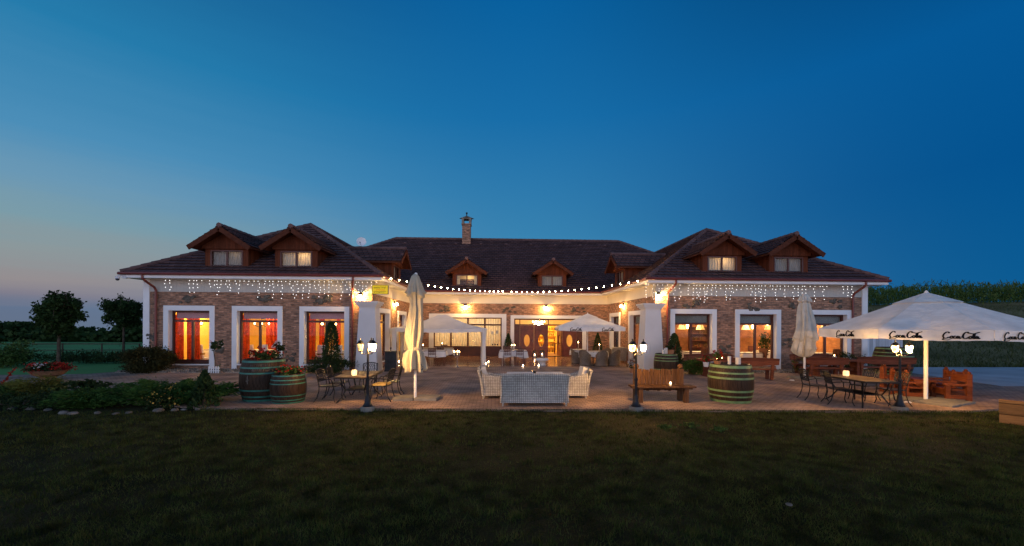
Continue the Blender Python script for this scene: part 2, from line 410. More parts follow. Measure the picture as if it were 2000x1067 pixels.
def crown_pts(n, r, clumps=40, cr=.32, shell=.55, rz=None):
    rz = rz or r; c = rng.normal(size=(clumps, 3)); c /= np.linalg.norm(c, axis=1)[:, None]
    c *= (shell + (1 - shell) * rng.uniform(0, 1, (clumps, 1))) * (1 - cr * .6)
    P = c[rng.integers(0, clumps, n)] + rng.normal(size=(n, 3)) * cr * rng.uniform(.35, .6, (clumps, 1))[rng.integers(0, clumps, n)]
    return P * np.array([r, r, rz])
def cone_pts(n, r, h, p=.8):
    z = rng.uniform(0, 1, n) ** .8; w = rng.uniform(0, 2 * np.pi, n)
    rr = r * np.minimum(1, (1 - z) ** p * 1.05 + .05) * np.sqrt(rng.uniform(.45, 1, n)) * (1 + .14 * np.sin(5 * w + 17 * z) + .1 * rng.normal(size=n))
    return np.stack([rr * np.cos(w), rr * np.sin(w), z * h], 1)

# wall with openings: runs along local x, outer face at local y = 0, thickness goes to +y
def wall_mesh(mb, x0, x1, z0, z1, ops, th=.35, m_out=0, m_in=1):
    xs = sorted({x0, x1, *[a for o in ops for a in o[:2]]}); zs = sorted({z0, z1, *[a for o in ops for a in o[2:]]})
    solid = lambda i, j: 0 <= i < len(xs) - 1 and 0 <= j < len(zs) - 1 and not any(o[0] - 1e-6 <= xs[i] and xs[i + 1] <= o[1] + 1e-6 and o[2] - 1e-6 <= zs[j] and zs[j + 1] <= o[3] + 1e-6 for o in ops)
    for i in range(len(xs) - 1):
        for j in range(len(zs) - 1):
            if not solid(i, j): continue
            a, b, c, d = xs[i], xs[i + 1], zs[j], zs[j + 1]
            mb.poly([(a, 0, c), (b, 0, c), (b, 0, d), (a, 0, d)], m_out)
            mb.poly([(b, th, c), (a, th, c), (a, th, d), (b, th, d)], m_in)
            if not solid(i - 1, j): mb.poly([(a, th, c), (a, 0, c), (a, 0, d), (a, th, d)], m_out)
            if not solid(i + 1, j): mb.poly([(b, 0, c), (b, th, c), (b, th, d), (b, 0, d)], m_out)
            if not solid(i, j - 1): mb.poly([(a, th, c), (b, th, c), (b, 0, c), (a, 0, c)], m_out)
            if not solid(i, j + 1): mb.poly([(a, 0, d), (b, 0, d), (b, th, d), (a, th, d)], m_out)
    return mb
def ring(mb, x0, x1, z0, z1, w, y0, y1, bottom=True, m=0):   # rectangular frame
    mb.bb(x0, x0 + w, y0, y1, z0, z1, m); mb.bb(x1 - w, x1, y0, y1, z0, z1, m)
    mb.bb(x0 + w, x1 - w, y0, y1, z1 - w, z1, m)
    if bottom: mb.bb(x0 + w, x1 - w, y0, y1, z0, z0 + w, m)
    return mb
def clip(poly, k, v, keep_ge):
    out = []
    for i, p in enumerate(poly):
        q = poly[(i + 1) % len(poly)]; a = (p[1] - v) * k; b = (q[1] - v) * k
        if a >= 0: out.append(p)
        if (a >= 0) != (b >= 0): t = a / (a - b); out.append((p[0] + (q[0] - p[0]) * t, p[1] + (q[1] - p[1]) * t))
    return out
def roof_plane(mb, pts, c=.34, lift=.065, m=0):   # pts[0]->pts[1] is the eave; stepped courses of tiles
    P = [Vector(p) for p in pts]; u = (P[1] - P[0]).normalized()
    n = (P[1] - P[0]).cross(P[2] - P[0]).normalized()
    if n.z < 0: n = -n
    v = n.cross(u); v = -v if v.z < 0 else v
    q = [((p - P[0]).dot(u), (p - P[0]).dot(v)) for p in P]; top = max(a[1] for a in q); k = 0
    while k * c < top - 1e-4:
        b = clip(clip(q, 1, k * c, 1), -1, (k + 1) * c, 1)
        if len(b) >= 3:
            at = lambda a, l: P[0] + u * a[0] + v * a[1] + n * l
            hf = lambda a: .008 + lift * (1 - (a[1] - k * c) / c)
            f = [at(a, hf(a)) for a in b]; uvs = [(a[0] + (.0 if k % 2 else .15) * 0, a[1]) for a in b]
            if (f[1] - f[0]).cross(f[2] - f[0]).dot(n) < 0: f.reverse(); uvs.reverse()
            mb.poly(f, m, uvs)
            lo = [a for a in b if abs(a[1] - k * c) < 1e-5]
            if len(lo) >= 2:
                a0, a1 = min(lo), max(lo)
                mb.poly([at(a0, 0), at(a1, 0), at(a1, .008 + lift), at(a0, .008 + lift)], m, [(a0[0], a0[1]), (a1[0], a1[1]), (a1[0], a1[1] + .04), (a0[0], a0[1] + .04)])
        k += 1
    return mb
def wavy(mb, x0, x1, z0, z1, y, amp=.05, per=.16, m=0, n=None, ph=0):
    n = n or max(8, int((x1 - x0) / per * 6))
    return mb.grid(lambda a, b: (x0 + (x1 - x0) * a, y + amp * math.sin((x0 + (x1 - x0) * a) / per * 6.28 + ph) * (.6 + .4 * (1 - b)), z0 + (z1 - z0) * b), n, 3, m)
def lamp(name, loc, power, col=WARM, r=.1, parent=None):
    d = bpy.data.lights.new(name, 'POINT'); d.energy = power; d.color = col; d.shadow_soft_size = r
    o = bpy.data.objects.new(name, d); COL.objects.link(o); o.location = loc
    if parent: o.parent = parent
    return o
# ------------------------------------------------------------------ ground
def sstep(a, b, x): t = np.clip((x - a) / (b - a), 0, 1); return t * t * (3 - 2 * t)
def hgt(x, y):
    x = np.asarray(x, float); y = np.asarray(y, float)
    left = -.036 * np.maximum(0, y - 23) * sstep(-8, -15, x)
    d = np.clip(y - 21.8, 0, 31); right = .175 * d * d / (d + 3) * sstep(12, 20, x)
    bump = .03 * np.sin(x * 1.1 + y * .7) * np.sin(y * 1.3 - x * .4) * sstep(10.2, 8.5, y)
    return -.045 + left + np.minimum(right, 14) + .03 * np.maximum(0, x - 38) * sstep(22, 48, y) + bump
xs = np.unique(np.concatenate([np.linspace(-25, 25, 101), np.linspace(-260, -25, 48), np.linspace(25, 260, 60)]))
ys = np.unique(np.concatenate([np.linspace(-40, 0, 21), np.linspace(0, 40, 81), np.linspace(40, 320, 71)]))
XX, YY = np.meshgrid(xs, ys, indexing='ij'); ZZ = hgt(XX, YY)
nv = len(ys); ii, jj = np.meshgrid(np.arange(len(xs) - 1), np.arange(nv - 1), indexing='ij')
q = (ii * nv + jj).ravel(); F = np.stack([q, q + nv, q + nv + 1, q + 1], 1)
cx = xs[:-1][ii].ravel(); cy = ys[:-1][jj].ravel()
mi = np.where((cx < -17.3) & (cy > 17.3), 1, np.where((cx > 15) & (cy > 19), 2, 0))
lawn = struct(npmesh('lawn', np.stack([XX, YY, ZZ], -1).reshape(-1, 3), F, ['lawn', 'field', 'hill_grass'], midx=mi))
lawn.data.polygons.foreach_set('use_smooth', [True] * len(F))

def sheet(name, pts, z, m, th=.2):
    mb = MB(); mb.poly([(p[0], p[1], z) for p in pts]); n = len(pts)
    for i in range(n):
        a, b = pts[i], pts[(i + 1) % n]; mb.poly([(a[0], a[1], z - th), (b[0], b[1], z - th), (b[0], b[1], z), (a[0], a[1], z)])
    return struct(mb.build(name, m))
EDL, EDR = (-7.6, 11.0), (12.6, 10.35)          # front edge of the terrace
sheet('terrace', [EDL, EDR, (15.6, 10.95), (25.0, 14.4), (25.0, 20.0), (18.9, 20.1), (7.6, 20.1), (7.6, 21.8), (-5.7, 21.8), (-5.7, 20.1), (-16.6, 20.1), (-17.6, 18.4), (-31, 16.8), (-31, 12.0), (-19.5, 12.9), (-12.5, 12.6)], 0, 'paving')
sheet('courtyard_floor', [(-5.93, 21.8), (7.88, 21.8), (7.88, 28.6), (-5.93, 28.6)], 0.0, 'court_tile')
mb = MB(); mb.tube([(EDL[0], EDL[1] - .06, -.07), (EDR[0], EDR[1] - .06, -.07)], .075, 4, sq=True)
struct(mb.build('terrace_kerb', 'kerb'))
def strip(name, pts, m, dz):                    # follows the ground
    mb = MB(); n = 16
    (a, b, c, d) = [Vector((p[0], p[1])) for p in pts]
    def fn(s, t):
        p = a.lerp(b, s).lerp(d.lerp(c, s), t); return (p.x, p.y, float(hgt(p.x, p.y)) + dz)
    mb.grid(fn, n * 3, n); return struct(mb.build(name, m, smooth=True))
strip('road', [(19.0, 14.6), (60, 14.6), (60, 21.6), (20.6, 21.6)], 'road', .05)
# gravel beds along the foot of the walls
def bed(name, x0, x1, y0, y1):
    mb = MB(); mb.bb(x0, x1, y0, y1, -.02, .03); b = struct(mb.build(name, 'gravel'))
    return b
bed('gravel_bed', -16.9, -7.2, 18.9, 19.9); bed('gravel_bed', 9.0, 18.6, 18.95, 19.9)
P = np.concatenate([np.stack([rng.uniform(-16.9, -7.2, 1500), rng.uniform(18.85, 19.9, 1500), rng.uniform(.03, .07, 1500)], 1),
                    np.stack([rng.uniform(9.0, 18.6, 1400), rng.uniform(18.9, 19.9, 1400), rng.uniform(.03, .07, 1400)], 1)])
oc = np.array([(1, 0, 0), (0, 1, 0), (-1, 0, 0), (0, -1, 0), (0, 0, .7), (0, 0, -.7)], float)
of = np.array([(0, 1, 4), (1, 2, 4), (2, 3, 4), (3, 0, 4), (1, 0, 5), (2, 1, 5), (3, 2, 5), (0, 3, 5)])
def pebbles(name, P, s0, s1):
    n = len(P); s = rng.uniform(s0, s1, (n, 1, 1)) * rng.uniform(.6, 1.3, (n, 6, 1))
    V = (P[:, None, :] + oc[None] * s).reshape(-1, 3); F = (of[None] + (np.arange(n) * 6)[:, None, None]).reshape(-1, 3)
    return npmesh(name, V, F, 'pebble')
tag(pebbles('gravel', P, .03, .075), 'pale loose stones scattered along the foot of the brick walls', 'gravel', kind='stuff')

# ------------------------------------------------------------------ the building
YF, YR, XL0, XL1, XR0, XR1 = 19.95, 28.5, -16.5, -5.93, 7.88, 18.7
ZB, ZW, ZE, SL, OV = 3.69, 4.28, 4.5, .626, .58
bld = thing('restaurant_building', 'long brick restaurant with two wings, white frieze and brown hipped tile roofs', 'building', (0, 0, 0))
WINZ = (.28, 2.82)
def cxp(px): return PY(px, 640, YF).x
WL = [cxp(370), cxp(503), cxp(634)]; WR = [cxp(1354), cxp(1480), cxp(1618)]; HWN = .95
def wall(name, x0, x1, ops, loc, rz, m='brick', z0=0, z1=ZB, th=.35):
    return wall_mesh(MB(), x0, x1, z0, z1, ops, th).build(name, [m, 'plaster'], bld, loc=loc, rz=rz)
op = lambda c, h=HWN: (c - h, c + h, *WINZ)
wall('wall', XL0, XL1, [op(c) for c in WL], (0, YF, 0), 0)
wall('wall', XR0, XR1, [op(c) for c in WR], (0, YF, 0), 0)
SIDE_L = [22.05, 26.2]; SIDE_R = [22.75, 26.75]
wall('wall', YF + .35, YR, [(c - HWN, c + HWN, *WINZ) for c in SIDE_L], (XL1, 0, 0), R(90))          # local x = world y
wall('wall', -YR, -YF - .35, [(-c - HWN, -c + HWN, *WINZ) for c in SIDE_R], (XR0, 0, 0), R(-90))
SHOP = (-4.27, .43, .02, 2.71); ENT = (1.28, 6.12, .0, 2.66)
wall('wall', XL1, XR0, [SHOP, ENT], (0, YR, 0), 0)
wall('wall', -44, -YF - .35, [], (XL0, 0, 0), R(-90)); wall('wall', YF + .35, 44, [], (XR1, 0, 0), R(90))
# frieze: the white boarded band under the eaves
def frieze(x0, x1, loc, rz, m='frieze'): wall_mesh(MB(), x0, x1, ZB, ZW + .2, [], .33, 0, 0).build('frieze', [m, m], bld, loc=loc, rz=rz)
frieze(XL0, XL1, (0, YF - .02, 0), 0); frieze(XR0, XR1, (0, YF - .02, 0), 0); frieze(XL1, XR0, (0, YR - .02, 0), 0, 'cream_band')
frieze(YF + .31, YR - .02, (XL1 + .02, 0, 0), R(90), 'cream_band'); frieze(-YR + .02, -YF - .31, (XR0 - .02, 0, 0), R(-90), 'cream_band')
frieze(-44, -YF - .31, (XL0 - .02, 0, 0), R(-90)); frieze(YF + .31, 44, (XR1 + .02, 0, 0), R(90))
for x in (XL0 - .035, XR1 - .245):
    MB().bb(x, x + .28, YF - .05, YF + .25, 0, ZW).build('corner_pilaster', 'white_trim', bld)
# soffit + fascia along the whole eaves line
EAVE = [(XL0 - OV, 44.6), (XL0 - OV, YF - OV), (XL1 + OV, YF - OV), (XL1 + OV, YR - OV), (XR0 - OV, YR - OV), (XR0 - OV, YF - OV), (XR1 + OV, YF - OV), (XR1 + OV, 44.6)]
WALLL = [(XL0, 44.6), (XL0, YF), (XL1, YF), (XL1, YR), (XR0, YR), (XR0, YF), (XR1, YF), (XR1, 44.6)]
for k in range(7):
    a, b = EAVE[k], EAVE[k + 1]; wa, wb = WALLL[k], WALLL[k + 1]
    mb = MB(); mb.poly([(*a, ZW), (*b, ZW), (*wb, ZW), (*wa, ZW)]); mb.build('soffit', 'white_trim', bld)
    mb = MB(); mb.poly([(*a, ZW - .002), (*b, ZW - .002), (*b, ZE - .01), (*a, ZE - .01)])
    d = (Vector(b) - Vector(a)).normalized(); nrm = Vector((d.y, -d.x)) if False else Vector((d.y, -d.x))
    i = [(p[0] - nrm.x * .03, p[1] - nrm.y * .03) for p in (a, b)]
    mb.poly([(*i[0], ZW - .002), (*i[1], ZW - .002), (*i[1], ZE - .01), (*i[0], ZE - .01)]); mb.poly([(*a, ZW - .002), (*b, ZW - .002), (*i[1], ZW - .002), (*i[0], ZW - .002)])
    mb.build('fascia', 'white_trim', bld)
    g = MB(); o = [Vector((p[0] + nrm.x * .06, p[1] + nrm.y * .06, ZE - .03)) for p in (a, b)]
    ex = d * .06; g.tube([o[0] - Vector((ex.x, ex.y, 0)), o[1] + Vector((ex.x, ex.y, 0))], .068, 8); g.build('gutter', 'redbrown_metal', bld)
def downpipe(x, face, sgn=1):
    mb = MB(); y0 = YF - OV - .02; y1 = YF - .09
    mb.tube([(x, y0, ZE - .05), (x, y0, ZE - .24), (x + .05 * sgn, y0 + .1, ZE - .36), (x + .17 * sgn, y1 - .06, ZE - .62), (x + .19 * sgn, y1, ZE - .76), (x + .19 * sgn, y1, .1)], .052, 8)
    for z in (1.2, 2.6, 3.4): mb.lathe([(.062, z), (.062, z + .06)], 10, (x + .19 * sgn, y1, 0))
    return mb.build('downpipe', 'redbrown_metal', bld)
yy = YF - .09
for px, sg in ((304, 1), (688, -1), (1304, -1), (1666, -1)):
    x = PY(px, 640, yy).x - .19 * sg; downpipe(x, YF, sg)
# roofs
XA, XB, XC, XD = XL0 - OV, XL1 + OV, XR0 - OV, XR1 + OV; Y0, Y1, Y2 = YF - OV, YR - OV, 44.6
def zr(d): return ZE + SL * d
hL = (XB - XA) / 2; hR = (XD - XC) / 2; hM = (Y2 - Y1) / 2; pL, pR = XA + hL, XC + hR
v3 = lambda x, y, d: (x, y, zr(d))
planes = [('roof', [v3(XA, Y0, 0), v3(XB, Y0, 0), v3(pL, Y0 + hL, hL)]), ('roof', [v3(XB, Y0, 0), v3(XB, Y1, 0), v3(pL, Y1 + hL, hL), v3(pL, Y0 + hL, hL)]),
          ('roof', [v3(XA, Y1, 0), v3(XA, Y0, 0), v3(pL, Y0 + hL, hL), v3(pL, Y1 + hL, hL)]),
          ('roof', [v3(XC, Y0, 0), v3(XD, Y0, 0), v3(pR, Y0 + hR, hR)]), ('roof', [v3(XC, Y1, 0), v3(XC, Y0, 0), v3(pR, Y0 + hR, hR), v3(pR, Y1 + hR, hR)]),
          ('roof', [v3(XD, Y0, 0), v3(XD, Y1, 0), v3(pR, Y1 + hR, hR), v3(pR, Y0 + hR, hR)]),
          ('roof', [v3(XB, Y1, 0), v3(XC, Y1, 0), v3(pR, Y1 + hR, hR), v3(XD - hM, Y1 + hM, hM), v3(XA + hM, Y1 + hM, hM), v3(pL, Y1 + hL, hL)]),
          ('roof', [v3(XA, Y2, 0), v3(XA, Y1, 0), v3(XA + hM, Y1 + hM, hM)]), ('roof', [v3(XD, Y1, 0), v3(XD, Y2, 0), v3(XD - hM, Y1 + hM, hM)]),
          ('roof', [v3(XD, Y2, 0), v3(XA, Y2, 0), v3(XA + hM, Y1 + hM, hM), v3(XD - hM, Y1 + hM, hM)])]
for nme, pts in planes: roof_plane(MB(), pts).build(nme, 'roof_tile', bld)
def ridge(a, b, parent=bld):
    a, b = Vector(a), Vector(b); n = max(1, int((b - a).length / .38)); mb = MB()
    for i in range(n):
        p, q_ = a.lerp(b, i / n), a.lerp(b, (i + 1.08) / n); up = Vector((0, 0, .035))
        mb.tube([p + up, q_ + up], [.125, .10], 8)
    return mb.build('ridge_tiles', 'ridge_tile', parent)
for a, b in [(v3(XA, Y0, 0), v3(pL, Y0 + hL, hL)), (v3(XB, Y0, 0), v3(pL, Y0 + hL, hL)), (v3(pL, Y0 + hL, hL), v3(pL, Y1 + hL, hL)),
             (v3(XC, Y0, 0), v3(pR, Y0 + hR, hR)), (v3(XD, Y0, 0), v3(pR, Y0 + hR, hR)), (v3(pR, Y0 + hR, hR), v3(pR, Y1 + hR, hR)),
             (v3(XA + hM, Y1 + hM, hM), v3(XD - hM, Y1 + hM, hM)), (v3(pL, Y1 + hL, hL), v3(XA + hM, Y1 + hM, hM)), (v3(pR, Y1 + hR, hR), v3(XD - hM, Y1 + hM, hM))]: ridge(a, b)
for i in range(9):                              # small vent tiles in a row below the main ridge
    x = XA + hM + 1.0 + i * 2.15; d = hM - 1.0
    MB().box((x, Y1 + d, zr(d) + .07), (.26, .3, .12), rx=.55, taper=.7).build('roof_vent', 'ridge_tile', bld)
# chimney
ch = MB().bb(-.36, .36, -.36, .36, -1, 1.65).bb(-.42, .42, -.42, .42, 1.65, 1.75).build('chimney', 'brick', bld, loc=(-2.55, 35.7, zr(hM) - .55))
mb = MB()
for x in (-.31, .31):
    for y in (-.31, .31): mb.bb(x - .09, x + .09, y - .09, y + .09, 1.75, 2.15)
mb.bb(-.42, .42, -.42, .42, 2.15, 2.25); mb.lathe([(.66, 2.25), (.1, 2.48)], 4); mb.build('chimney_cap', 'concrete', ch)
MB().tube([(0, 0, 2.4), (0, 0, 2.7)], .05, 6).ball((0, 0, 2.72), .09).build('chimney_finial', 'black_metal', ch)

# dormers: local frame faces -y, y = 0 at the face, z from the eaves edge
def dormer(loc, rz, cur, off=0):
    hw, ze, zt, hr, fo = 1.0, 5.94, 6.62, 1.38, .56
    wz0, wz1, ww = 4.80, 5.68, .75
    mb = MB(); wall_mesh(mb, -hw, hw, 4.55, ze, [(-ww, ww, wz0, wz1)], .1, 0, 0)
    mb.poly([(-hw, 0, ze), (hw, 0, ze), (0, 0, zt - .05)]); mb.poly([(-hw, .1, ze), (0, .1, zt - .05), (hw, .1, ze)])
    gp = [(-1.08, wz1 + .05), (1.08, wz1 + .05), (1.08, ze - .08), (0, zt - .1), (-1.08, ze - .08)]
    mb.poly([(x, -.1, z) for x, z in gp]); mb.poly([(x, -.02, z) for x, z in gp][::-1]); mb.poly([(-1.08, -.1, wz1 + .05), (-1.08, -.02, wz1 + .05), (1.08, -.02, wz1 + .05), (1.08, -.1, wz1 + .05)])
    for s in (-1, 1): mb.bb(min(s * hw, s * (hw - .08)), max(s * hw, s * (hw - .08)), .1, 1.7, 4.55, ze)
    d = mb.build('dormer', 'dormer_wood', bld, loc=loc, rz=rz)
    k = (zt - ze) / hw; zo = zt - k * hr + .03
    r = MB()
    for s in (-1, 1):
        e = [(s * hr, -fo, zo), (s * hr, 1.9, zo), (0, 3.4, zt + .03), (0, -fo, zt + .03)]
        if s < 0: e = [e[1], e[0], e[3], e[2]]
        roof_plane(r, [(x, y, z + .06) for x, y, z in e], c=.30)
        r.poly([(x, y, z - .03) for x, y, z in e], 1)
        r.poly([(s * hr, -fo, zo - .03), (s * hr, 1.9, zo - .03), (s * hr, 1.9, zo + .07), (s * hr, -fo, zo + .07)], 1)
    r.build('dormer_roof', ['roof_tile', 'soffit_wood'], d)
    b = MB()
    for s in (-1, 1):
        L = math.hypot(hr, zt - zo); a = math.atan2(zt - zo, hr)
        b.box((s * hr / 2, -fo - .02, (zt + zo) / 2 - .03), (L, .05, .22), ry=s * a)
    b.build('bargeboard', 'soffit_wood', d)
    ridge((0, -fo - .02, zt + .08), (0, 2.9, zt + .08), d)
    f = MB(); ring(f, -ww, ww, wz0, wz1, .065, -.015, .08); f.bb(-.04, .04, .01, .08, wz0 + .07, wz1 - .07); f.bb(-ww - .05, ww + .05, -.09, .01, wz0 - .05, wz0); f.build('window_frame', 'frame_wood', d)
    for s in (-1, 1):
        MB().bb(min(s * .04, s * (ww - .07)), max(s * .04, s * (ww - .07)), .035, .045, wz0 + .07, wz1 - .07).build('pane', 'pane', d)
    c = MB()
    if cur == 'open':
        for s in (-1, 1): wavy(c, s * .62 - .12, s * .62 + .12, wz0, wz1, .2, .03, .1)
    else: wavy(c, -ww, ww, wz0, wz1, .2, .03, .13)
    c.build('curtain', 'curtain_cream' if cur in ('open', 'warm') else 'curtain_grey', d)
    bx = MB(); bx.bb(-.9, .9, .85, .9, 4.6, 5.85); bx.bb(-.9, .9, .11, .85, 4.58, 4.6); bx.build('inner_panel', 'wall_cream', d)
    return d
DL = ((-12.75, 'grey', .3), (-9.52, 'warm', 2.2)); DR = ((11.25, 'warm', 2.4), (14.65, 'grey', .12))
for x, c, p in DL + DR:
    dormer((x, YF, 0), 0, c)
    lamp('dormer_lamp', (x + .25, YF + .5, 5.5), p * 5, (1, .62, .3), .08)
for x, c, p in ((-2.0, 'open', 1.6), (3.94, 'grey', .12)):
    dormer((x, YR, 0), 0, c); lamp('dormer_lamp', (x + .15, YR + .5, 5.45), p * 5, (1, .72, .38), .06)
dormer((XL1, 24.75, 0), R(90), 'grey'); dormer((XR0, 25.75, 0), R(-90), 'grey')

# big windows: white surround (the window), brown frame, panes, curtains or blinds
def big_window(loc, rz, style=None, parts=True):
    z0, z1 = WINZ; h = HWN; w = .22
    s = MB()
    s.bb(-h - w, -h, -.045, .0, 0.02, z1 + w); s.bb(h, h + w, -.045, .0, .02, z1 + w); s.bb(-h, h, -.045, 0, z1, z1 + w)
    s.bb(-h, -h + .012, -.043, .2, z0, z1); s.bb(h - .012, h, -.043, .2, z0, z1); s.bb(-h + .012, h - .012, -.043, .2, z1 - .012, z1)
    s.bb(-h, h, -.06, .2, z0 - .05, z0)
    win = s.build('window', 'white_trim', bld, loc=loc, rz=rz)
    h2 = h - .012; zt = 2.27
    f = MB(); ring(f, -h2, h2, z0, z1 - .012, .085, .2, .29); f.bb(-h2 + .085, h2 - .085, .2, .29, zt, zt + .1); f.bb(-.05, .05, .2, .29, z0 + .085, zt); f.bb(-h2 + .085, h2 - .085, .2, .29, z0 + .085, z0 + .2)
    f.build('window_frame', 'frame_wood', win)
    for a, b, c, d in ((-h2 + .085, h2 - .085, zt + .1, z1 - .1), (-h2 + .085, -.05, z0 + .2, zt), (.05, h2 - .085, z0 + .2, zt)):
        MB().bb(a, b, .24, .25, c, d).build('pane', 'pane', win)
    if style == 'red':
        MB().bb(-h + .1, h - .1, .36, .38, zt + .17, z1).build('valance', 'ceiling_reflect_mauve', win)  # mauve panel whose colour stands in for purple sky reflected in the transom
    elif style == 'blind':
        MB().bb(-h + .02, h - .02, .33, .35, zt + .05, z1).build('blind', 'blind_grey', win)
    return win
cur = [((-1.2, -.62), (-.55, .12)), ((-1.2, -.72),), ((-1.2, -.62),)]
for c, cs in zip(WL, cur):
    w_ = big_window((c, YF, 0), 0, 'red')
    for a, b in cs: wavy(MB(), a, b, .1, 2.62, .55, .09, .19).build('curtain', 'curtain_red', w_, smooth=True)
for c in WR: big_window((c, YF, 0), 0, 'blind')
for y in SIDE_L: big_window((XL1, y, 0), R(90), 'red')
for y in SIDE_R: big_window((XR0, y, 0), R(-90), 'blind')

# shop window with cream vertical drapes
x0, x1, z0, z1 = SHOP; s = MB(); w = .32
s.bb(x0 - w, x0, -.045, 0, .02, z1 + .26); s.bb(x1, x1 + w, -.045, 0, .02, z1 + .26); s.bb(x0, x1, -.045, 0, z1, z1 + .26)
sw = s.build('window', 'white_trim', bld, loc=(0, YR, 0)); f = MB(); ring(f, x0, x1, z0, z1, .07, .1, .2); bw = (x1 - x0) / 4
f.bb(x0 + .07, x1 - .07, .1, .2, 2.16, 2.27); f.bb(x0 + .07, x1 - .07, .1, .2, .62, .72); f.bb(x0 + .07, x1 - .07, .13, .18, .09, .62)
for k in range(1, 4):
    for a, b in ((z0 + .07, .62), (.72, 2.16), (2.27, z1 - .07)): f.bb(x0 + bw * k - .06, x0 + bw * k + .06, .095, .2, a, b)
f.build('window_frame', 'frame_wood', sw)
for k in range(4):
    a, b = x0 + bw * k + .06, x0 + bw * (k + 1) - .06
    for c, d in ((.72, 2.16), (2.27, z1 - .07)): MB().bb(a, b, .14, .15, c, d).build('pane', 'pane', sw)
    wavy(MB(), x0 + bw * k + .02, x0 + bw * (k + 1) - .02, .6, z1, .42, .05, .17, ph=k).build('curtain', 'curtain_cream', sw)
for x, z, ww, hh in ((-.42 + .2, 1.55, .16, .2), (.12, 1.6, .18, .22)):
    MB().bb(x - ww / 2, x + ww / 2, .128, .134, z, z + hh).build('notice', 'pale_paint', sw)
mb = MB().lathe([(.06, 0), (.06, .01)], 10)
for x in (-.2, -.03, .14): MB().bb(x - .05, x + .05, .126, .132, .78, .88).build('sticker', 'charcoal', sw)

# entrance: white surround, four leaves with oval lights (the third stands open), glazed strip above
x0, x1, z0, z1 = ENT; s = MB(); w = .24
s.bb(x0 - w, x0, -.045, .0, .0, z1 + .23); s.bb(x1, x1 + w, -.045, 0, 0, z1 + .23); s.bb(x0, x1, -.045, 0, z1, z1 + .23)
s.bb(x0, x0 + .012, -.043, .2, 0, z1); s.bb(x1 - .012, x1, -.043, .2, 0, z1)
en = s.build('doorway', 'white_trim', bld, loc=(0, YR, 0))
f = MB(); ring(f, x0 + .012, x1 - .012, 0, z1 - .002, .09, .12, .24, bottom=False); f.bb(x0 + .1, x1 - .1, .12, .24, 2.18, 2.27)
for k in (0, 2, 4): f.bb(x0 + .42 + k - .03, x0 + .42 + k + .03, .11, .24, 2.27, z1 - .09)
f.bb(x0 + .102, x0 + .42, .14, .22, 0, 2.18); f.bb(x1 - .42, x1 - .102, .14, .22, 0, 2.18); f.build('door_frame', 'frame_wood', en)
MB().bb(x0 + .1, x1 - .1, .17, .18, 2.27, z1 - .09).build('pane', 'pane', en)
def leaf(parent, loc, rz, oy=1.12):
    mb = MB(); w_, h_ = .98, 2.17; n = 28; rx, rz_ = .215, .43; cx, cz = w_ / 2, oy
    for y, flip in ((-.03, 0), (.03, 1)):            # leaf face with an oval hole
        O = []; I = []
        for i in range(n):
            t = 2 * math.pi * i / n; c, s_ = math.cos(t), math.sin(t); I.append((cx + rx * c, y, cz + rz_ * s_))
            q_ = min((cx / abs(c)) if abs(c) > 1e-6 else 99, ((h_ - cz) if s_ > 0 else cz) / abs(s_) if abs(s_) > 1e-6 else 99); O.append((cx + q_ * c, y, cz + q_ * s_))
        for cn in ((0, 0), (w_, 0), (w_, h_), (0, h_)):
            k = min(range(n), key=lambda i: (O[i][0] - cn[0]) ** 2 + (O[i][2] - cn[1]) ** 2); O[k] = (cn[0], y, cn[1])
        for i in range(n): j = (i + 1) % n; mb.poly([O[i], O[j], I[j], I[i]])
    mb.bb(0, .02, -.029, .029, 0, h_); mb.bb(w_ - .02, w_, -.029, .029, 0, h_)
    mb.bb(.12, w_ - .12, -.045, -.03, .12, .5); mb.bb(.12, w_ - .12, -.045, -.03, 1.74, 2.06)
    d = mb.build('door', 'door_wood', parent, loc=loc, rz=rz)
    rg = MB(); rg.tube([(cx + (rx + .01) * math.cos(2 * math.pi * i / 24), -.03, cz + (rz_ + .01) * math.sin(2 * math.pi * i / 24)) for i in range(25)], .025, 5); rg.build('door_light_rim', 'door_wood', d)
    MB().poly([(cx + rx * math.cos(2 * math.pi * i / 24), 0, cz + rz_ * math.sin(2 * math.pi * i / 24)) for i in range(24)]).build('pane', 'pane', d)
    MB().tube([(.9, -.03, 1.0), (.9, -.09, 1.0), (.9, -.09, 1.18), (.9, -.03, 1.18)], .012, 6).build('door_handle', 'silver', d)
    return d
# the leaves hang on the building itself so that each can carry its light and handle
for k in (0, 1, 3): leaf(bld, (x0 + .43 + k, YR + .18, .005), 0)
leaf(bld, (x0 + .43 + 2 + .97, YR + .24, .005), R(100))
